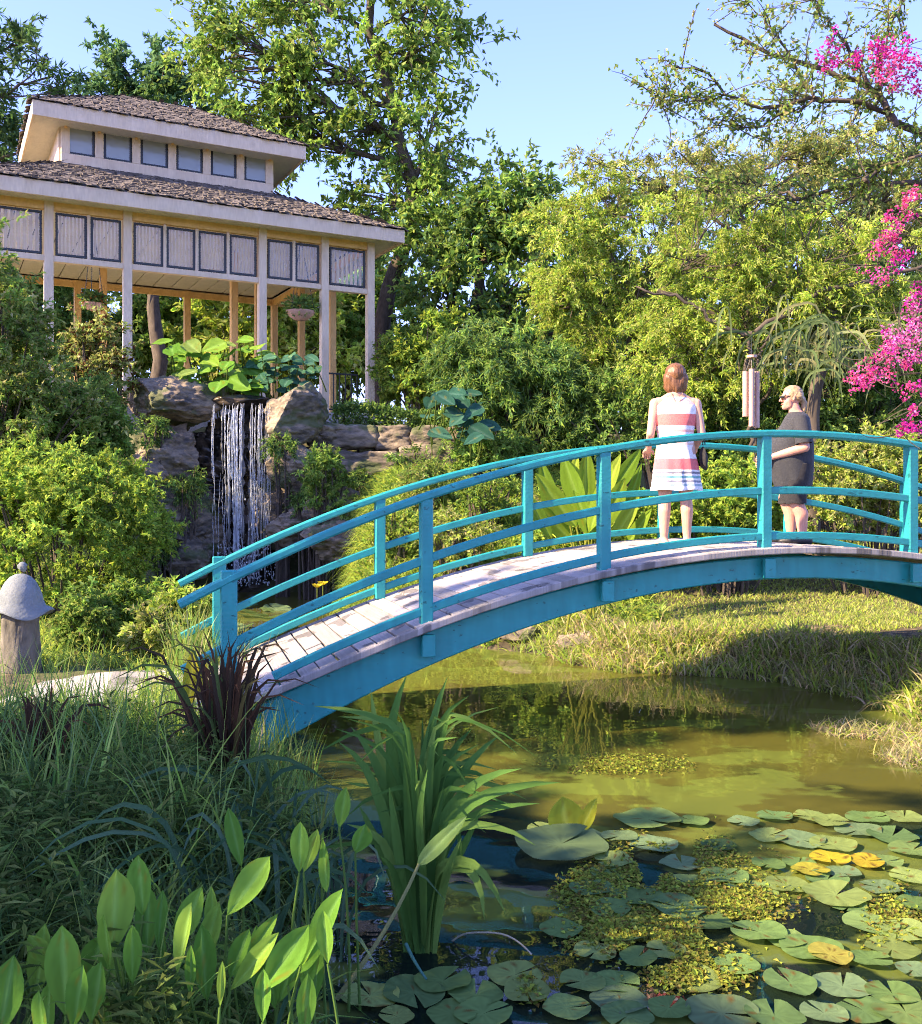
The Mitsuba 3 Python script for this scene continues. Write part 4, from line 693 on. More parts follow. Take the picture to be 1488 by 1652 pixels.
# ---------------------------------------------------------------- lily pads and algae
def pad(c, r, rng, col, tilt=.03, spots=0.0):
    nseg, rings = 28, 4; notch = rng.uniform(0, 6.28); gap = rng.uniform(.05, .15); a = notch + gap + np.linspace(0, 2 * np.pi - 2 * gap, nseg)
    ph = rng.uniform(0, 6.28, 3); v, cc = [[0, 0, 0]], [1.15]
    for k in range(1, rings + 1):
        t = k / rings; rr = r * t * (1 + .035 * np.sin(2 * a + ph[0]) + .02 * np.sin(5 * a + ph[1]))
        z = .004 + r * (.10 * t ** 4 * (.5 + .5 * np.sin(3 * a + ph[2])) + .015 * np.cos(a * nseg / 4) * t) + tilt * r * t * np.cos(a - ph[1])
        v += list(np.stack([rr * np.cos(a), rr * np.sin(a), z], 1)); cc += list(1 + .07 * np.cos(np.arange(nseg) * np.pi) + .05 * rng.standard_normal(nseg) - .25 * (t == 1) * (rng.random(nseg) < .25))
    f = [[0, 1 + j, 2 + j] for j in range(nseg - 1)]
    for k in range(rings - 1):
        for j in range(nseg - 1):
            p, q = 1 + k * nseg + j, 1 + (k + 1) * nseg + j; f += [[p, q, q + 1], [p, q + 1, p + 1]]
    cols = np.clip(np.asarray(col) * np.array(cc)[:, None], .002, .9)
    if spots: m = rng.random(len(cols)) < spots; cols[m] = np.array([.16, .10, .03])
    return np.array(v) * [1, 1, 1] + [c[0], c[1], c[2] + .003], np.array(f), cols
PADC = [(0.15, 0.25, 0.075), (0.19, 0.29, 0.09), (0.125, 0.215, 0.075), (0.23, 0.31, 0.09), (0.17, 0.26, 0.12)]
rq = np.random.default_rng(77)
def on_water(px, py): D = CAMZ * F / (py - HOR); return np.array([(px - 744) / F * D, D, 0.0])
lay, pads = 0, []
for (px, py, w) in [(598, 1612, 85), (668, 1608, 105), (715, 1590, 85), (768, 1608, 95), (830, 1578, 78), (780, 1642, 90), (850, 1608, 80), (915, 1630, 80), (995, 1590, 78), (1000, 1622, 92), (1012, 1648, 92), (1120, 1585, 82), (1165, 1640, 115), (1250, 1645, 90), (1275, 1593, 85), (1360, 1595, 85),
        (1440, 1608, 85), (1462, 1640, 90), (1225, 1510, 80), (1268, 1519, 70), (1310, 1536, 84), (1405, 1497, 75), (1350, 1450, 90), (1370, 1466, 62), (1440, 1536, 80), (1462, 1508, 75), (1405, 1555, 60), (1335, 1422, 62), (1470, 1418, 64), (1140, 1492, 80), (1095, 1470, 80), (1055, 1500, 80), (1030, 1452, 80),
        (985, 1472, 75), (955, 1440, 70), (985, 1412, 75), (1055, 1366, 76), (1045, 1326, 95), (990, 1393, 66), (1100, 1396, 62), (1240, 1352, 66), (1292, 1360, 84), (1345, 1368, 70), (1385, 1342, 70), (1440, 1352, 72), (1474, 1376, 64), (1170, 1420, 70), (1215, 1440, 72), (1270, 1432, 66), (1310, 1322, 66), (1250, 1322, 60),
        (1400, 1322, 64), (1460, 1322, 60), (960, 1542, 76), (1030, 1552, 66), (1110, 1428, 62), (1160, 1368, 56), (1200, 1330, 52), (1120, 1330, 50), (1360, 1410, 52), (1420, 1436, 56), (1480, 1464, 60), (1240, 1400, 54), (880, 1340, 56), (940, 1352, 66), (1075, 1540, 70), (1190, 1565, 64), (1395, 1635, 78), (1330, 1640, 70), (940, 1590, 66), (1080, 1635, 74), (730, 1640, 76), (640, 1645, 60), (1430, 1395, 56), (1000, 1355, 60), (1290, 1395, 52), (1475, 1570, 60), (905, 1505, 60), (1340, 1330, 54), (1450, 1470, 54), (1005, 1510, 64)]:
    lay += 1; c = on_water(px, py) + [0, 0, .004 + .0035 * (lay % 4)]
    pads.append((add('lily_pad', pad(c, w / F * c[1] / 2 * rq.uniform(.92, 1.16), rq, PADC[rq.integers(5)] * (1 + .1 * rq.standard_normal(1)), spots=.02), 'leaf_glossy', smooth=True), c))
MARKS = [('the middle one of the three yellow pads', (1340, 1391)), ('the lone yellowing pad in the dark water', (1340, 1548)), ('the largest raised pad', (905, 1366)), ('the dry stem arching over the water', (790, 1510)), ('the lower end of the bent pale stem', (560, 1605)),
         ('the bottom right corner of the picture', (1480, 1645)), ('the middle of the bottom edge of the picture', (900, 1650)), ('the two yellow green leaves standing in water', (936, 1330)), ('the right edge of the picture where the pads begin', (1485, 1320)), ('the middle of the algae mat', (1090, 1450))]
near = [min(range(len(MARKS)), key=lambda j: np.linalg.norm(on_water(*MARKS[j][1]) - c * [1, 1, 0])) for _, c in pads]
for j, (nm, q) in enumerate(MARKS):
    mine = sorted([p for p, k_ in zip(pads, near) if k_ == j], key=lambda p: np.linalg.norm(on_water(*q) - p[1] * [1, 1, 0]))
    for i, (kk, c) in enumerate(mine):
        o = ['', 'second ', 'third ', 'fourth ', 'fifth ', 'sixth ', 'seventh ', 'eighth ', 'ninth ', 'tenth ', 'eleventh ', 'twelfth ', 'thirteenth ', 'fourteenth ', 'fifteenth ', 'sixteenth ', 'seventeenth ', 'eighteenth '][i]
        lab(kk, f'green lily pad {o}nearest to {nm}', 'lily pad', 'green lily pads on the pond')
k = 0
for (px, py, w, col, lb) in [(1340, 1391, 62, (0.50, 0.42, 0.04), 'yellow lily pad, the middle one of three yellow pads'), (1398, 1396, 58, (0.46, 0.36, 0.04), 'yellow lily pad nearest the right edge among three yellow pads'), (1308, 1410, 60, (0.38, 0.36, 0.05), 'greenish yellow lily pad, the left one of three yellow pads'),
        (1340, 1548, 70, (0.36, 0.34, 0.07), 'yellowing lily pad in the dark water right of a row of three green pads')]:
    c = on_water(px, py) + [0, 0, .016]; add('yellow_lily_pad', pad(c, w / F * c[1] / 2, rq, col, spots=.12), 'leaf_glossy', label=lb, cat='lily pad', smooth=True)
big = on_water(905, 1372) + [0, 0, .03]; add('raised_lily_pad', pad(big, .26, rq, (0.13, 0.20, 0.09), tilt=.04), 'leaf_glossy', label='largest lily pad, raised and wavy, beside the drooping strap leaves', cat='lily pad', smooth=True)
for (bx, by, tx, ty, w, lb) in [(915, 1338, 908, 1286, 62, 'broad yellow green leaf standing in the water behind the raised pad'), (936, 1340, 962, 1288, 24, 'narrow yellow green leaf standing in the water right of the broad one')]:
    D = 5.7; add('water_leaf', paddle(at(bx, by, D) * [1, 1, 0], at(tx, ty, D), w / F * D, rq, (0.38, 0.42, 0.04), rib=.002, rows=6), 'leaf', label=lb, cat='leaf', smooth=True)
for i in range(34):
    y = rq.uniform(12.9, 18.6); x = -.27 * y + rq.normal(0, .055 * y) + .2
    if sdist(POLY, np.array([x]), np.array([y]))[0] > -.15: continue
    add('lily_pad', pad([x, y, .006 + .004 * (i % 3)], rq.uniform(.17, .27), rq, PADC[rq.integers(5)], tilt=.25), 'leaf_glossy', label='green lily pad on the pool in front of the waterfall', cat='lily pad', group='lily pads below the waterfall', smooth=True)
for i, (px, py, D) in enumerate([(512, 948, 14.5), (521, 944, 14.7), (480, 1010, 13.6), (452, 1024, 13.2)]):
    c = at(px, py, D); t = add('water_lily_flower', cat_(*[paddle(c, c + .10 * np.array([math.cos(a) * .8, math.sin(a) * .8, .6]), .06, rq, (0.62, 0.52, 0.04), face=(0, -.4, 1), rib=0, rows=4) for a in np.arange(0, 6.28, .785)], (lambda m: (m[0], m[1], np.tile((.15, .2, .05), (len(m[0]), 1))))(tube(np.array([[c[0], c[1], -.05], c]), .01, 5))), 'leaf',
              label=f'small yellow flower among the waterfall pool lily pads, {["left one of a pair", "right one of a pair", "lone one lower down", "lowest one"][i]}', cat='flower', smooth=True)
ra = np.random.default_rng(88)
def algae(px, py, w, h, n):
    x = px + w * ra.normal(0, .42, n); y = py + h * ra.normal(0, .42, n); k = (y > 1060) & (patchy(x, y, .02, 5) > .46); D = CAMZ * F / (y[k] - HOR); return np.stack([(x[k] - 744) / F * D, D, .004 + .016 * ra.random(k.sum())], 1)
P = np.vstack([algae(1040, 1510, 120, 45, 9000), algae(1090, 1400, 110, 50, 8000), algae(960, 1440, 60, 40, 3000), algae(1180, 1460, 90, 40, 4000), algae(1130, 1570, 90, 35, 2600), algae(1440, 1480, 60, 50, 1500), algae(860, 1600, 40, 20, 700), algae(800, 1190, 70, 14, 2500), algae(860, 1130, 60, 10, 2500), algae(1000, 1235, 120, 16, 2500)])
n = len(P); add('floating_algae', leaves(P, rand_dir(ra, n) * [1, 1, .35], np.tile([0, 0, 1.], (n, 1)) + rand_dir(ra, n) * .5, .026, .018, palette(ra, n, [(0.28, 0.35, 0.05), (0.22, 0.29, 0.05), (0.34, 0.36, 0.06), (0.17, 0.15, 0.04)], .25)), 'leaf', label='floating mat of yellow green algae and duckweed between the lily pads', cat='algae', kind='stuff')

# ---------------------------------------------------------------- flowering tree reaching in from the right
ft = thing('flowering_tree', 'tree reaching in from the right with bare dark limbs, small leaves and magenta blossoms', 'tree'); rf = np.random.default_rng(901); FD = 7.6
limbs = [([(1640, 330), (1560, 250), (1488, 215), (1447, 203), (1433, 176), (1401, 139), (1336, 116), (1262, 88), (1207, 69), (1150, 40)], .042, .4), ([(1447, 203), (1438, 180), (1392, 171), (1322, 160), (1230, 173), (1179, 155), (1133, 116), (1080, 105)], .024, -.3),
         ([(1640, 360), (1560, 310), (1488, 294), (1401, 294), (1346, 305), (1290, 319), (1225, 324)], .034, .2), ([(1433, 176), (1420, 110), (1440, 40), (1470, -30)], .02, .3), ([(1401, 139), (1370, 80), (1330, 30), (1300, -30)], .018, -.2), ([(1322, 160), (1290, 120), (1240, 40), (1200, 0)], .014, .2),
         ([(1401, 294), (1420, 270), (1470, 250), (1500, 248)], .016, .2), ([(1640, 420), (1560, 440), (1500, 470), (1460, 540), (1400, 600)], .022, -.2), ([(1640, 420), (1570, 400), (1500, 350), (1450, 360), (1415, 430)], .016, -.3), ([(1560, 440), (1530, 560), (1490, 640), (1455, 695)], .016, -.4),
         ([(1322, 160), (1270, 185), (1200, 205), (1150, 200)], .012, -.2), ([(1179, 155), (1120, 160), (1060, 170)], .009, -.3), ([(1290, 319), (1240, 300), (1180, 296), (1130, 310)], .010, .1), ([(1488, 250), (1430, 265), (1360, 330), (1320, 345)], .012, .1)]
tips, parts = [], []
root = np.array([at(1650, 420, 7.7)[0], 7.9, 0]); root[2] = .1
parts.append(tube(spline([root - [0, 0, .4], root + [.05, 0, .9], at(1640, 420, FD + .2), at(1640, 330, FD + .3)], 14) + rf.normal(0, .008, (14, 3)), np.linspace(.13, .06, 14), 10))
for pts, r0, dd in limbs:
    n = len(pts); c = spline([at(x, y, FD + .2 + dd * i / (n - 1) + (.2 if i else 0)) for i, (x, y) in enumerate(pts)], 22) + rf.normal(0, .011, (22, 3)); c[0] = at(*pts[0], FD + .3)
    parts.append(tube(c, np.linspace(r0, r0 * .28, 22), 7))
    for q in range(30):                          # forking twigs, most of them thin
        j = int(rf.integers(3, 22)); d = nrm(rf.standard_normal(3) * [1, .9, .9] + [-.5, 0, .1]); l = rf.uniform(.14, .48); e = c[j] + d * l; m = c[j] + d * l * .5 + rf.normal(0, .05, 3)
        w = bez(c[j], m, e, 6); parts.append(tube(w, np.linspace(.006, .0022, 6), 4, cap=False)); tips.append((w, l))
add('limbs', cat_(*parts), 'bark', ft, smooth=60)
Pn, Dn = [], []
for w, l in tips:
    if w[-1][2] < at(0, 350, FD)[2]: continue
    for _ in range(22):
        t = rf.random() * 5; a = int(t); q = w[a] + (w[min(a + 1, 5)] - w[a]) * (t - a); Pn.append(q + rf.normal(0, .02, 3)); Dn.append(nrm(w[-1] - w[0]) * .5 + rf.standard_normal(3) * .7)
Pn, Dn = np.array(Pn), np.array(Dn); n = len(Pn)
add('leaves', leaves(Pn, Dn, rand_dir(rf, n) + [0, 0, .7], .046 * (.6 + .7 * rf.random(n)), .025 * (.7 + .6 * rf.random(n)), palette(rf, n, GREEN + OLIVE, .2)), 'leaf', ft, kind='stuff')
MAG = [(0.55, 0.035, 0.36), (0.70, 0.06, 0.40), (0.62, 0.04, 0.22)]; ROSE = [(0.80, 0.12, 0.32), (0.86, 0.20, 0.42), (0.70, 0.08, 0.26)]; PALE = [(0.80, 0.22, 0.48), (0.70, 0.18, 0.42), (0.85, 0.32, 0.52)]
for (px, py, r, cols) in [(1345, 75, 20, MAG), (1330, 104, 24, MAG), (1352, 95, 16, MAG), (1385, 92, 18, MAG), (1405, 80, 20, MAG), (1425, 84, 28, MAG), (1442, 78, 26, MAG), (1452, 100, 26, ROSE), (1428, 112, 26, ROSE), (1444, 128, 24, ROSE), (1470, 120, 24, MAG), (1482, 105, 26, ROSE), (1480, 140, 20, ROSE), (1465, 75, 20, MAG), (1420, 97, 22, ROSE),
        (1476, 310, 16, ROSE), (1462, 325, 12, ROSE), (1460, 354, 18, ROSE), (1438, 350, 10, ROSE), (1432, 385, 20, ROSE), (1412, 400, 14, ROSE), (1446, 384, 12, ROSE), (1416, 440, 22, ROSE), (1446, 426, 20, MAG), (1448, 408, 14, ROSE),
        (1484, 478, 24, MAG), (1475, 505, 26, PALE), (1448, 540, 26, PALE), (1470, 548, 28, PALE), (1440, 565, 20, PALE), (1485, 530, 24, PALE), (1428, 580, 26, ROSE), (1410, 598, 24, ROSE), (1390, 606, 26, ROSE), (1384, 618, 16, ROSE), (1430, 600, 18, ROSE), (1480, 575, 20, PALE), (1462, 590, 14, ROSE), (1468, 632, 20, ROSE), (1484, 625, 14, MAG), (1462, 690, 22, MAG), (1480, 694, 22, MAG), (1475, 660, 12, ROSE), (1440, 545, 12, MAG)]:
    D = FD + rf.normal(0, .12); c = at(px, py, D); r *= .78 if py < 200 else .9; R = r / F * D; n = int(40 + 60 * (r / 20) ** 2); sc_ = rf.normal(0, .44, (6, 3)); k_ = rf.integers(0, 6, n); d = rand_dir(rf, n); P = c + (sc_[k_] + d * (.2 + .3 * rf.random((n, 1)))) * R
    add('blossom', leaves(P, nrm(d + rf.standard_normal((n, 3)) * .8), rand_dir(rf, n) + d, .021, .020, palette(rf, n, cols + MAG[:1] + [cols[0]], .22) * (1 + .2 * rf.standard_normal((6, 1)))[k_], .45), 'leaf', ft)
    tw_ = tube(bez(c, c + [.06, .02, .05], c + [.16 + rf.random() * .1, .05, .10 * rf.random()], 5), .003, 4, cap=False); add('twig', tw_, 'bark', ft)
# mossy forked limb over the chime: belongs to the second feathery tree
fk = 'fine_leaved_tree_001'; rm = np.random.default_rng(905)
for pts, r0, r1_ in [([(1560, 420), (1488, 430), (1401, 451), (1332, 467), (1262, 513), (1216, 536)], .05, .085), ([(1216, 536), (1160, 522), (1124, 490), (1073, 476), (1022, 462)], .08, .03), ([(1212, 540), (1206, 600), (1213, 700), (1214, 780)], .06, .07), ([(1262, 513), (1230, 560), (1221, 600)], .03, .04)]:
    c = spline([at(x, y, 16.6) for x, y in pts], 18) + rm.normal(0, .03, (18, 3)); add('limb', tube(c, np.linspace(r0, r1_, 18) * .55, 8), 'bark', fk, smooth=60)
# ---------------------------------------------------------------- wind chime, ornament, planters
scene['chime_wood'] = princ(proc(wood_col((0.42, 0.25, 0.20), (0.62, 0.42, 0.34))), 0.5)
ch = thing('wind_chime', 'large hanging wind chime of three long pinkish tubes behind the bridge', 'wind chime')
for i, (px, y0, y1, r) in enumerate([(1203, 600, 672, .036), (1213, 596, 688, .034), (1222, 600, 690, .028)]):
    a, b = at(px, y0, 12.4 - .06 * (i % 2)), at(px, y1, 12.4 - .06 * (i % 2)); o, inn = tube(np.array([a, b]), r, 14, cap=False), tube(np.array([b, a]), r * .82, 14, cap=False)
    add('tube', cat_(o, inn, tube(np.array([a, a + [0, 0, .006]]), r, 14)), 'chime_wood', ch, smooth=40)
    add('cord', tube(np.array([a, at(1213, 575, 12.4)]), .004, 4), 'dark_metal', ch)
add('ring', tube(np.array([at(1213, 577, 12.4), at(1213, 573, 12.4)]), .06, 14), 'chime_wood', ch, smooth=40); add('hanging_cord', tube(np.array([at(1213, 573, 12.4), at(1213, 538, 16.5)]), .005, 4), 'dark_metal', ch)
def conc(p, n, uv): return mix((0.12, 0.145, 0.155), (0.22, 0.245, 0.25), fbm(p.x * 8, p.y * 8, p.z * 8)) * (.8 + .35 * fbm(p.x * 70, p.y * 70, p.z * 70))
scene['concrete'] = bump(conc, 0.85, lambda p, n, uv: .004 * fbm(p.x * 40, p.y * 40, p.z * 40))
scene['rough_stone'] = bump(lambda p, n, uv: mix((0.05, 0.048, 0.038), (0.19, 0.175, 0.14), fbm(p.x * 22, p.y * 22, p.z * 9)), 0.95, lambda p, n, uv: .012 * fbm(p.x * 30, p.y * 30, p.z * 12), eps=4e-3)
mu = thing('mushroom_ornament', 'grey concrete mushroom shaped garden ornament with a wavy brimmed cap beside the path', 'garden ornament'); mo = at(33, 1000, 9.0)
def lathe(prof, c, n=40, wav=None):
    a = np.arange(n) * 2 * np.pi / n; v = []
    for r, z in prof:
        rr = r * (1 + (wav(a, r, z) if wav else 0)); v.append(np.stack([c[0] + rr * np.cos(a), c[1] + rr * np.sin(a), z + (0 * a if wav is None else .05 * (r > .19) * np.sin(3 * a + 1.2) * (r - .19) / .08)], 1))
    v = np.vstack(v); m = len(prof); i = np.arange(n); j = (i + 1) % n
    return v, np.vstack([np.stack([k * n + i, k * n + j, (k + 1) * n + j, (k + 1) * n + i], 1) for k in range(m - 1)])
zr = CAMZ - (988 - HOR) / F * 9.0; zt = CAMZ - (926 - HOR) / F * 9.0
prof = [(r_ * .8, z_) for r_, z_ in [(.001, zr + .05), (.17, zr + .05), (.24, zr + .03), (.30, zr - .015), (.315, zr - .012), (.30, zr + .012), (.262, zr + .05), (.245, zr + .10), (.228, zr + .16), (.20, zr + .22), (.16, zr + .28), (.11, zr + .322), (.05, zt), (.001, zt + .003)]]
add('cap', lathe(prof, mo, wav=lambda a, r, z: (.10 * np.cos(a - .2) + .05 * np.sin(3 * a)) * max(0, (r - .20)) / .05), 'concrete', mu, smooth=True)
zb = float(ground_z(mo[0], mo[1])) - .1
sv = lathe([(.001, zb), (.20, zb), (.185, zb + .12), (.165, zb + .3), (.155, zr - .1), (.16, zr + .04), (.001, zr + .045)], mo, 44); sv = (sv[0] + (meshkit.fbm(sv[0] * [14, 14, 6])[:, None] - .5) * .09 * nrm(sv[0] - mo * [1, 1, 0] - sv[0] * [0, 0, 1]), sv[1])
add('stem', sv, 'rough_stone', mu, smooth=True)
add('finial', rock_mesh((mo[0] + .02, mo[1], zt + .055), (.05, .05, .055), 5, sub=2, amp=.2), 'concrete', mu, smooth=50)
for (px, py, D, r, lb) in [(485, 505, 24.3, .36, 'hanging bowl planter with leafy plant inside the right half of the pavilion'), (150, 492, 22.8, .26, 'hanging bowl planter with reddish plant in the left half of the pavilion')]:
    c = at(px, py, D); t = thing('hanging_planter', lb, 'planter'); rr = np.random.default_rng(int(px))
    bowl = lathe([(.001, c[2] - r * .5), (r * .45, c[2] - r * .45), (r * .85, c[2] - r * .15), (r, c[2] + r * .12), (r * .94, c[2] + r * .12), (r * .8, c[2] - r * .1), (.001, c[2] - r * .1)], c, 24); add('bowl', bowl, 'chime_wood', t, smooth=True)
    n = 420; d = rand_dir(rr, n); P = c + [0, 0, r * .45] + d * r * rr.random((n, 1)) ** .5 * [1.1, 1.1, .7]
    add('plant', leaves(P, d + rand_dir(rr, n) * .6, rand_dir(rr, n) + [0, 0, 1], .13, .06, palette(rr, n, GREEN + DARK + ([(0.3, 0.12, 0.04)] if px < 300 else []))), 'leaf', t)
    for a in (0, 2.1, 4.2): add('chain', tube(np.array([c + [r * .95 * math.cos(a), r * .95 * math.sin(a), r * .1], [c[0], c[1], 8.3]]), .008, 4), 'dark_metal', t)
# ---------------------------------------------------------------- the two people
def ell(c, r): return manifold3d.Manifold.sphere(1.0, 24).scale(list(map(float, r))).translate(list(map(float, c)))
def hull(*js): return manifold3d.Manifold.batch_hull([manifold3d.Manifold.sphere(float(r), 18).translate(list(map(float, c))) for c, r in js])
def chain(*js): return [hull(a, b) for a, b in zip(js[:-1], js[1:])]
def skinned(ms, edge=.014, it=10):
    m = manifold3d.Manifold.batch_boolean(ms, manifold3d.OpType.Add).refine_to_length(edge); q = m.to_mesh()
    t = trimesh.Trimesh(q.vert_properties[:, :3], q.tri_verts, process=True); trimesh.smoothing.filter_taubin(t, iterations=it); return tm(t)
def hand(w, d, pn, side, curl=.5, s=1.0):     # palm, five fingers of their own lengths and a thumb from the side of the palm
    w, d, pn = np.asarray(w, float), nrm(d), nrm(pn); pn = nrm(pn - d * (pn @ d)); u = np.cross(d, pn) * side; ms = []
    k = w + d * .085 * s
    ms.append(manifold3d.Manifold.batch_hull([manifold3d.Manifold.sphere(r * s, 12).translate(list(map(float, p))) for p, r in ((w, .022), (k + u * .032 * s, .012), (k - u * .032 * s, .012), (w + d * .03 * s + u * .028 * s, .014), (w + d * .03 * s - u * .024 * s, .014))]))
    for i, (o, l) in enumerate(((.031, .070), (.011, .080), (-.010, .075), (-.030, .058))):
        p0 = k + u * o * s; a = curl * .5; p = [p0]
        for f_, dl in ((.45, .6), (.32, 1.0), (.23, 1.3)):
            q = a * dl; p.append(p[-1] + (d * math.cos(q) + pn * math.sin(q)) * l * f_ * s); a += curl * .5
        ms += chain(*[(x, r * s) for x, r in zip(p, (.0095, .009, .0085, .0075))])
    b = w + d * .028 * s + u * .026 * s; ms += chain((b, .012 * s), (b + (u * .7 + d * .6 + pn * .25) * .035 * s, .0105 * s), (b + (u * .8 + d * 1.5 + pn * .5) * .035 * s, .009 * s))
    return ms
def foot(a, yaw, L=.23):
    d = np.array([math.sin(yaw), math.cos(yaw), 0]); a = np.asarray(a, float); g = a * [1, 1, 0]
    return [hull((a, .036), (g - d * .045 + [0, 0, .032], .03)), hull((g - d * .05 + [0, 0, .03], .03), (g + d * L * .55 + [0, 0, .028], .034)), hull((a, .034), (g + d * L * .5 + [0, 0, .03], .03)), hull((g + d * L * .5 + [0, 0, .026], .034), (g + d * L * .78 + [0, 0, .017], .020))]
def head(c, yaw=0.0, s=1.0, jaw=1.0):        # faces +y before the yaw
    c = np.asarray(c, float); R = np.array([[math.cos(yaw), -math.sin(yaw), 0], [math.sin(yaw), math.cos(yaw), 0], [0, 0, 1]]); P = lambda x, y, z: c + R @ (np.array([x, y, z]) * s)
    ms = [manifold3d.Manifold.sphere(1.0, 28).scale([.074 * s, .094 * s, .098 * s]).rotate([0, 0, math.degrees(yaw)]).translate(list(map(float, P(0, -.008, .02)))),
          hull((P(-.035, .035, -.03), .035 * s), (P(.035, .035, -.03), .035 * s), (P(0, .06, -.085), .026 * s * jaw), (P(-.03, .02, -.07), .03 * s * jaw), (P(.03, .02, -.07), .03 * s * jaw)),
          hull((P(0, .082, .022), .010 * s), (P(0, .107, -.022), .0115 * s)), hull((P(-.014, .092, -.026), .008 * s), (P(.014, .092, -.026), .008 * s)), hull((P(-.045, .072, .03), .011 * s), (P(.045, .072, .03), .011 * s)),
          hull((P(-.02, .083, -.056), .007 * s), (P(.02, .083, -.056), .007 * s))]
    for e in (-1, 1): ms += [hull((P(e * .074, -.005, .022), .010 * s), (P(e * .078, -.022, .026), .012 * s), (P(e * .073, -.008, -.018), .009 * s))]
    return ms, P
def loft(rings, n=56, fold=0.0, nf=11, seed=0, hem=0.0, thick=.006):     # stacked ellipses (z, rx, ry, cx, cy) as cloth with folds and a turned hem
    from scipy.interpolate import PchipInterpolator
    rings = np.array(rings); zz = np.linspace(rings[0, 0], rings[-1, 0], 46); o = rings[:, 0].argsort(); I = [PchipInterpolator(rings[o, 0], rings[o, k]) for k in range(1, 5)]
    rr = np.random.default_rng(seed); a = np.arange(n) * 2 * np.pi / n; v = []
    t0, t1 = zz[0], zz[-1]
    for z in zz:
        rx, ry, cx, cy = (float(f(z)) for f in I); lo = max(0, 1 - (z - min(t0, t1)) / (abs(t1 - t0) * .55)); q = fold * lo * np.sin(nf * a + 1.5 * np.sin(2 * a + seed) + 4 * z) + hem * lo * np.sin(3 * a + seed)
        wr = (meshkit.fbm(np.stack([np.cos(a) * 2.2, np.sin(a) * 2.2, a * 0 + z * 7 + seed], -1)) - .5) * .035
        v.append(np.stack([cx + (rx * (1 + q + wr)) * np.cos(a), cy + (ry * (1 + q + wr)) * np.sin(a), np.full(n, z) + .006 * np.sin(5 * a) * lo], 1))
    lo = v[0]; inner = (lo - lo.mean(0)) * [.96, .96, 1] + lo.mean(0); v = [inner + [0, 0, .05], inner] + v
    top = v[-1]; v.append((top - top.mean(0)) * [.94, .94, 1] + top.mean(0) + [0, 0, -.004]); m = len(v); V = np.vstack(v); i = np.arange(n); j = (i + 1) % n
    return V, np.vstack([np.stack([k * n + i, k * n + j, (k + 1) * n + j, (k + 1) * n + i], 1) for k in range(m - 1)])
def skin_col(a, b): return princ(proc(lambda p, n, uv: mix(a, b, fbm(p.x * 14, p.y * 14, p.z * 9))), 0.48, specular=0.4)
scene['skin'] = skin_col((0.50, 0.27, 0.19), (0.62, 0.37, 0.28)); scene['skin_ruddy'] = skin_col((0.48, 0.22, 0.16), (0.60, 0.33, 0.25))
def hair_col(a, b): return bump(lambda p, n, uv: mix(a, b, fbm(p.x * 90, p.y * 90, p.z * 7)), 0.45, lambda p, n, uv: .003 * fbm(p.x * 130, p.y * 130, p.z * 9), eps=1.5e-3)
scene['brown_hair'] = hair_col((0.07, 0.028, 0.012), (0.26, 0.12, 0.05)); scene['pale_hair'] = hair_col((0.17, 0.11, 0.055), (0.48, 0.35, 0.20))
scene['eye'] = princ((0.03, 0.02, 0.015), 0.2); scene['lips'] = princ((0.35, 0.12, 0.10), 0.5); scene['black_cloth'] = princ(proc(lambda p, n, uv: mix((0.012, 0.012, 0.015), (0.03, 0.03, 0.034), fbm(p.x * 60, p.y * 60, p.z * 60))), 0.9, sheen=.3)
scene['charcoal_cloth'] = princ(proc(lambda p, n, uv: mix((0.022, 0.024, 0.030), (0.045, 0.048, 0.056), fbm(p.x * 80, p.y * 80, p.z * 80))), 0.9, sheen=.4)
scene['shoe'] = princ((0.02, 0.02, 0.022), 0.5); scene['sandal'] = princ((0.35, 0.22, 0.14), 0.6)
def place_person(local, yaw, foot_at):
    R = np.array([[math.cos(yaw), -math.sin(yaw), 0], [math.sin(yaw), math.cos(yaw), 0], [0, 0, 1]]); return local @ R.T + foot_at
def P_(m, yaw, f): return (place_person(np.asarray(m[0]), yaw, f), m[1])
# woman, seen from behind, both hands on the far handrail side
W0 = np.array([at(1090, 878, 9.1)[0], 9.1, 0]); sw = (W0 - B0) @ BD; W0[2] = float(deck_z(sw)) + .002
scene['dress'] = None
def dress_col(p, n, uv):
    z = p.z - float(W0[2]) + .012 * (noise(p.x * 9, p.y * 9, 1.0) - .5); c = mi.Color3f(.80, .76, .76)
    for z0, z1, k in ((1.105, 1.205, (0.72, 0.17, 0.16)), (1.045, 1.062, (0.78, 0.42, 0.38)), (1.000, 1.012, (0.45, 0.47, 0.55)), (.93, .945, (0.80, 0.55, 0.48)), (.705, .80, (0.70, 0.16, 0.18)), (.668, .682, (0.20, 0.20, 0.26)), (.628, .645, (0.16, 0.36, 0.40)), (.590, .604, (0.24, 0.25, 0.32)), (.556, .572, (0.35, 0.45, 0.52)), (1.30, 1.34, (0.78, 0.44, 0.42))):
        c = mix(c, k, smoothstep(z0 - .006, z0, z) * (1 - smoothstep(z1, z1 + .006, z)))
    return c * (.86 + .25 * noise(p.x * 150, p.y * 150, p.z * 170))
scene['dress'] = princ(proc(dress_col), 0.85, sheen=.3)
wo = thing('person', 'woman with brown bob in a white and coral striped dress standing on the bridge', 'person')
ms = []
for e, yaw in ((-1, -.25), (1, .55)):
    x = e * .085; ms += chain(((x, 0, .80), .092), ((x * 1.06, 0, .62), .080), ((x * 1.12, .005, .46), .056), ((x * 1.2, -.016, .33), .056), ((x * 1.22, -.005, .16), .040), ((x * 1.24, 0, .075), .034)) + foot((x * 1.24, 0, .07), yaw)
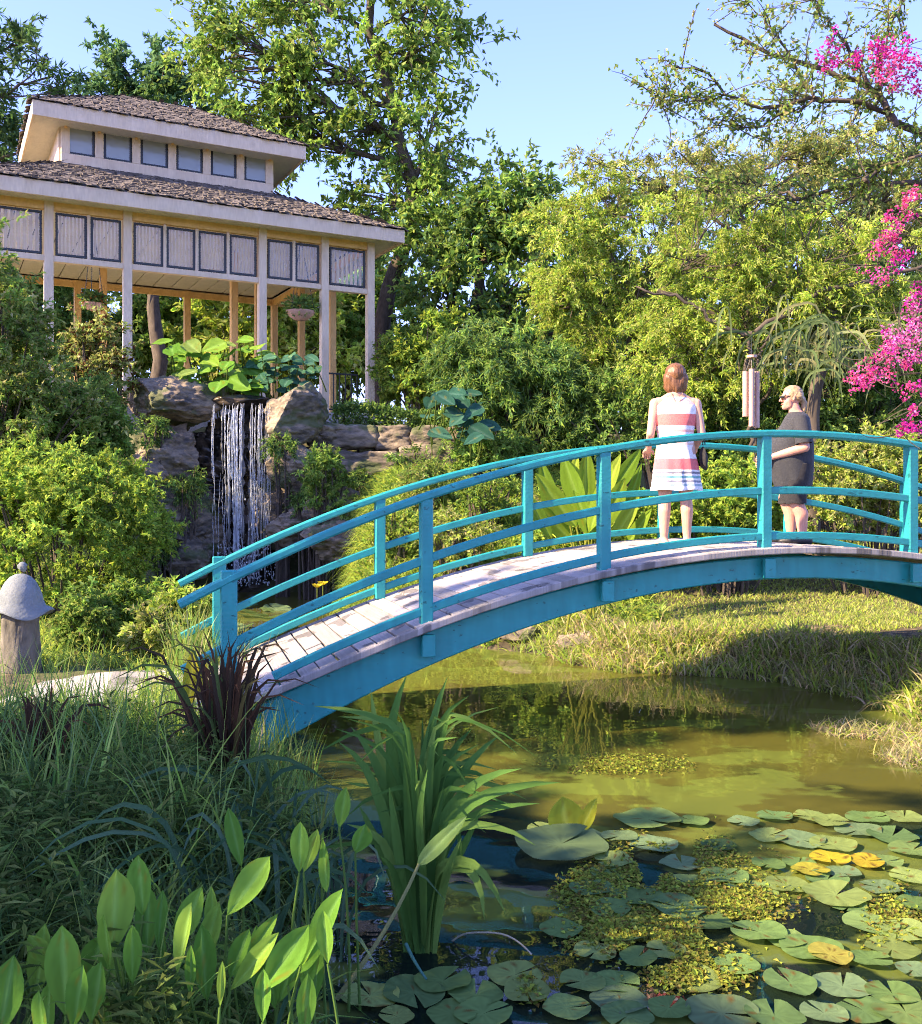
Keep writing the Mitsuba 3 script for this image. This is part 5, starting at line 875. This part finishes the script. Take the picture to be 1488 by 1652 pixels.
ms += [hull(((-.09, 0, .82), .10), ((.09, 0, .82), .10), ((-.07, 0, 1.0), .09), ((.07, 0, 1.0), .09)), hull(((-.07, 0, 1.0), .09), ((.07, 0, 1.0), .09), ((-.10, .01, 1.24), .085), ((.10, .01, 1.24), .085)),
       hull(((-.155, 0, 1.315), .05), ((.155, 0, 1.315), .05), ((-.09, .01, 1.20), .085), ((.09, .01, 1.20), .085)), hull(((0, -.012, 1.33), .062), ((0, .004, 1.46), .048)), hull(((-.12, -.01, 1.335), .035), ((.12, -.01, 1.335), .035), ((0, -.012, 1.39), .05))]
for e in (-1, 1):
    sh, el, wr = np.array([e * .185, 0, 1.305]), np.array([e * .232, -.03, 1.03]), np.array([e * .215, .17, .90]); ms += chain((sh, .052), (sh * .45 + el * .55, .043), (el, .037), (el * .5 + wr * .5, .034), (wr, .024)) + hand(wr, (wr - el) * [.6, 1, .5], (0, 0, -1), e, .6)
hm, HP = head((0, .022, 1.535)); ms += hm
add('body', P_(skinned(ms), 0, W0), 'skin', wo, smooth=True)
add('dress', P_(loft([(.515, .232, .172, 0, 0), (.62, .215, .165, 0, 0), (.76, .197, .155, 0, 0), (.90, .168, .132, 0, 0), (1.0, .163, .128, 0, 0), (1.12, .182, .138, 0, .005), (1.22, .196, .130, 0, .005), (1.29, .192, .108, 0, 0), (1.335, .150, .085, 0, 0), (1.362, .118, .072, 0, .0)], fold=.07, nf=9, seed=3, hem=.03), 0, W0), 'dress', wo, smooth=True)
hs = [ell(HP(0, -.022, .045), (.096, .104, .098)), hull((HP(-.055, -.045, 0), .058), (HP(.055, -.045, 0), .058), (HP(-.06, -.035, -.085), .044), (HP(.06, -.035, -.085), .044), (HP(0, -.06, -.095), .044)), hull((HP(-.078, .0, .03), .026), (HP(-.078, .015, -.075), .022)), hull((HP(.078, .0, .03), .026), (HP(.078, .015, -.075), .022))]
hv, hf = skinned(hs, .010, 6); hv = hv + nrm(hv - HP(0, -.02, 0)) * ((meshkit.fbm(hv * [60, 60, 7]) - .5) * .018)[:, None]; add('hair', P_((hv, hf), 0, W0), 'brown_hair', wo, smooth=True)
for e in (-1, 1): add('eye', P_(tm(trimesh.creation.icosphere(2, .009)), 0, W0 + HP(e * .031, .077, .012)), 'eye', wo, smooth=True)
add('mouth', P_(skinned([hull((HP(-.02, .088, -.058), .0055), (HP(.02, .088, -.058), .0055))], .004, 2), 0, W0), 'lips', wo, smooth=True)
add('necklace', P_(tube(spline([(-.05, -.058, 1.40), (-.035, -.086, 1.35), (0, -.098, 1.30), (.035, -.086, 1.35), (.05, -.058, 1.40)], 16), .0035, 5), 0, W0), 'sandal', wo)
bag = add('shoulder_bag', P_(rock_mesh((.262, .015, .80), (.035, .10, .14), 3, sub=3, amp=.08, cuts=12), 0, W0), 'black_cloth', label="narrow black bag hanging at the right side of the woman's dress", cat='bag', smooth=50)
add('strap', P_(tube(spline([(.262, -.03, .93), (.252, -.02, 1.12), (.20, 0, 1.365), (.25, .03, 1.12), (.262, .05, .93)], 24), .006, 5), 0, W0), 'black_cloth', bag)
# man in profile, facing left
M0 = np.array([at(1284, 871, 10.0)[0], 10.0, 0]); M0[2] = float(deck_z((M0 - B0) @ BD)) + .002; MY = math.radians(80)
mn = thing('person', 'person with pale tied back hair in charcoal top and black shorts, in profile facing left', 'person'); ms = []
for e, kn, an, yaw in ((-1, (-.10, .02, .42), (-.10, -.05, .075), .2), (1, (.11, .085, .43), (.11, .03, .075), -.2)):
    ms += chain(((e * .095, 0, .74), .105), (np.array(kn) + [0, 0, .02], .066), ((np.array(kn) + an) / 2 + [0, -.025, .05], .066), (an, .040)) + foot(an, yaw, .25)
ms += [hull(((-.07, 0, .78), .11), ((.07, 0, .78), .11), ((-.07, .03, .98), .12), ((.07, .03, .98), .12)), hull(((-.07, .03, .98), .12), ((.07, .03, .98), .12), ((-.10, 0, 1.18), .085), ((.10, 0, 1.18), .085)), hull(((-.15, -.01, 1.225), .05), ((.15, -.01, 1.225), .05), ((0, -.02, 1.29), .06)), hull(((0, -.01, 1.27), .066), ((0, .02, 1.37), .058))]
for e, wr in ((-1, (-.17, .26, .86)), (1, (.16, .25, .83))):
    sh, el, wr = np.array([e * .185, -.01, 1.195]), np.array([e * .262, -.05, .95]), np.array(wr); ms += chain((sh, .054), (sh * .5 + el * .5, .052), (el, .044), (el * .5 + wr * .5, .041), (wr, .029)) + hand(wr, (wr - el) * [1.3, 1, .4], (-e, 0, -.4), e, .7, 1.08)
hm, HQ = head((0, .045, 1.455), .12, 1.0, 1.15); ms += hm
add('body', P_(skinned(ms), MY, M0), 'skin_ruddy', mn, smooth=True)
add('shirt', P_(loft([(.57, .198, .178, 0, .03), (.70, .212, .208, 0, .045), (.85, .222, .235, 0, .062), (.98, .222, .228, 0, .055), (1.10, .216, .180, 0, .025), (1.19, .222, .142, 0, 0), (1.25, .205, .122, 0, -.01), (1.295, .125, .095, 0, -.012), (1.315, .082, .075, 0, -.005)], fold=.035, nf=7, seed=8, hem=.02), MY, M0), 'charcoal_cloth', mn, smooth=True)
for e in (-1, 1):
    a, b = np.array([e * .19, -.01, 1.235]), np.array([e * .255, -.04, .99]); add('sleeve', P_(tube(bez(a, (a + b) / 2 + [e * .02, 0, .03], b, 9), np.linspace(.072, .080, 9), 20, cap=False), MY, M0), 'charcoal_cloth', mn, smooth=True)
    kn = np.array([e * .105, .055 if e > 0 else .015, .43]); add('shorts_leg', P_(loft([(.40, .098, .105, kn[0], kn[1]), (.55, .105, .118, e * .10, .02), (.72, .112, .135, e * .095, .005), (.80, .11, .14, e * .09, .0)], fold=.03, nf=5, seed=4 + e), MY, M0), 'black_cloth', mn, smooth=True)
hs = [manifold3d.Manifold.batch_boolean([ell(HQ(0, -.018, .04), (.088, .104, .096)), ell(HQ(0, .095, -.01), (.12, .095, .105))], manifold3d.OpType.Subtract), hull((HQ(-.05, -.06, .02), .045), (HQ(.05, -.06, .02), .045), (HQ(0, -.10, -.01), .036))]
hs += chain((HQ(0, -.105, .0), .034), (HQ(0, -.13, -.05), .030), (HQ(0, -.125, -.12), .024), (HQ(.005, -.11, -.18), .010))
hv, hf = skinned(hs, .008, 4); hv = hv + nrm(hv - HQ(0, -.02, 0)) * ((meshkit.fbm(hv * [50, 50, 60]) - .5) * .012)[:, None]; add('hair', P_((hv, hf), MY, M0), 'pale_hair', mn, smooth=True)
for e in (-1, 1): add('eye', P_(tm(trimesh.creation.icosphere(2, .009)), MY, M0 + place_person(HQ(e * .031, .077, .012), MY, 0)), 'eye', mn, smooth=True)
add('mouth', P_(skinned([hull((HQ(-.02, .088, -.058), .0055), (HQ(.02, .088, -.058), .0055))], .004, 2), MY, M0), 'lips', mn, smooth=True)
sg = add('sunglasses', P_(skinned([hull((HQ(-.055, .088, .012), .012), (HQ(-.02, .098, .012), .013)), hull((HQ(.055, .088, .012), .012), (HQ(.02, .098, .012), .013)), hull((HQ(-.02, .1, .016), .004), (HQ(.02, .1, .016), .004)), hull((HQ(-.062, .08, .018), .005), (HQ(-.082, -.01, .022), .004)), hull((HQ(.062, .08, .018), .005), (HQ(.082, -.01, .022), .004))], .006, 1), MY, M0), 'shoe', mn, smooth=True)
for e, an, yaw in ((-1, (-.10, -.05, 0), .2), (1, (.11, .03, 0), -.2)):
    d = np.array([math.sin(yaw), math.cos(yaw), 0]); a = np.array(an); add('shoe', P_(skinned([hull((a - d * .055 + [0, 0, .035], .043), (a + d * .13 + [0, 0, .034], .046)), hull((a + d * .13 + [0, 0, .034], .046), (a + d * .20 + [0, 0, .026], .030)), hull((a + [0, 0, .075], .045), (a + d * .05 + [0, 0, .04], .045))], .012, 3), MY, M0), 'shoe', mn, smooth=True)
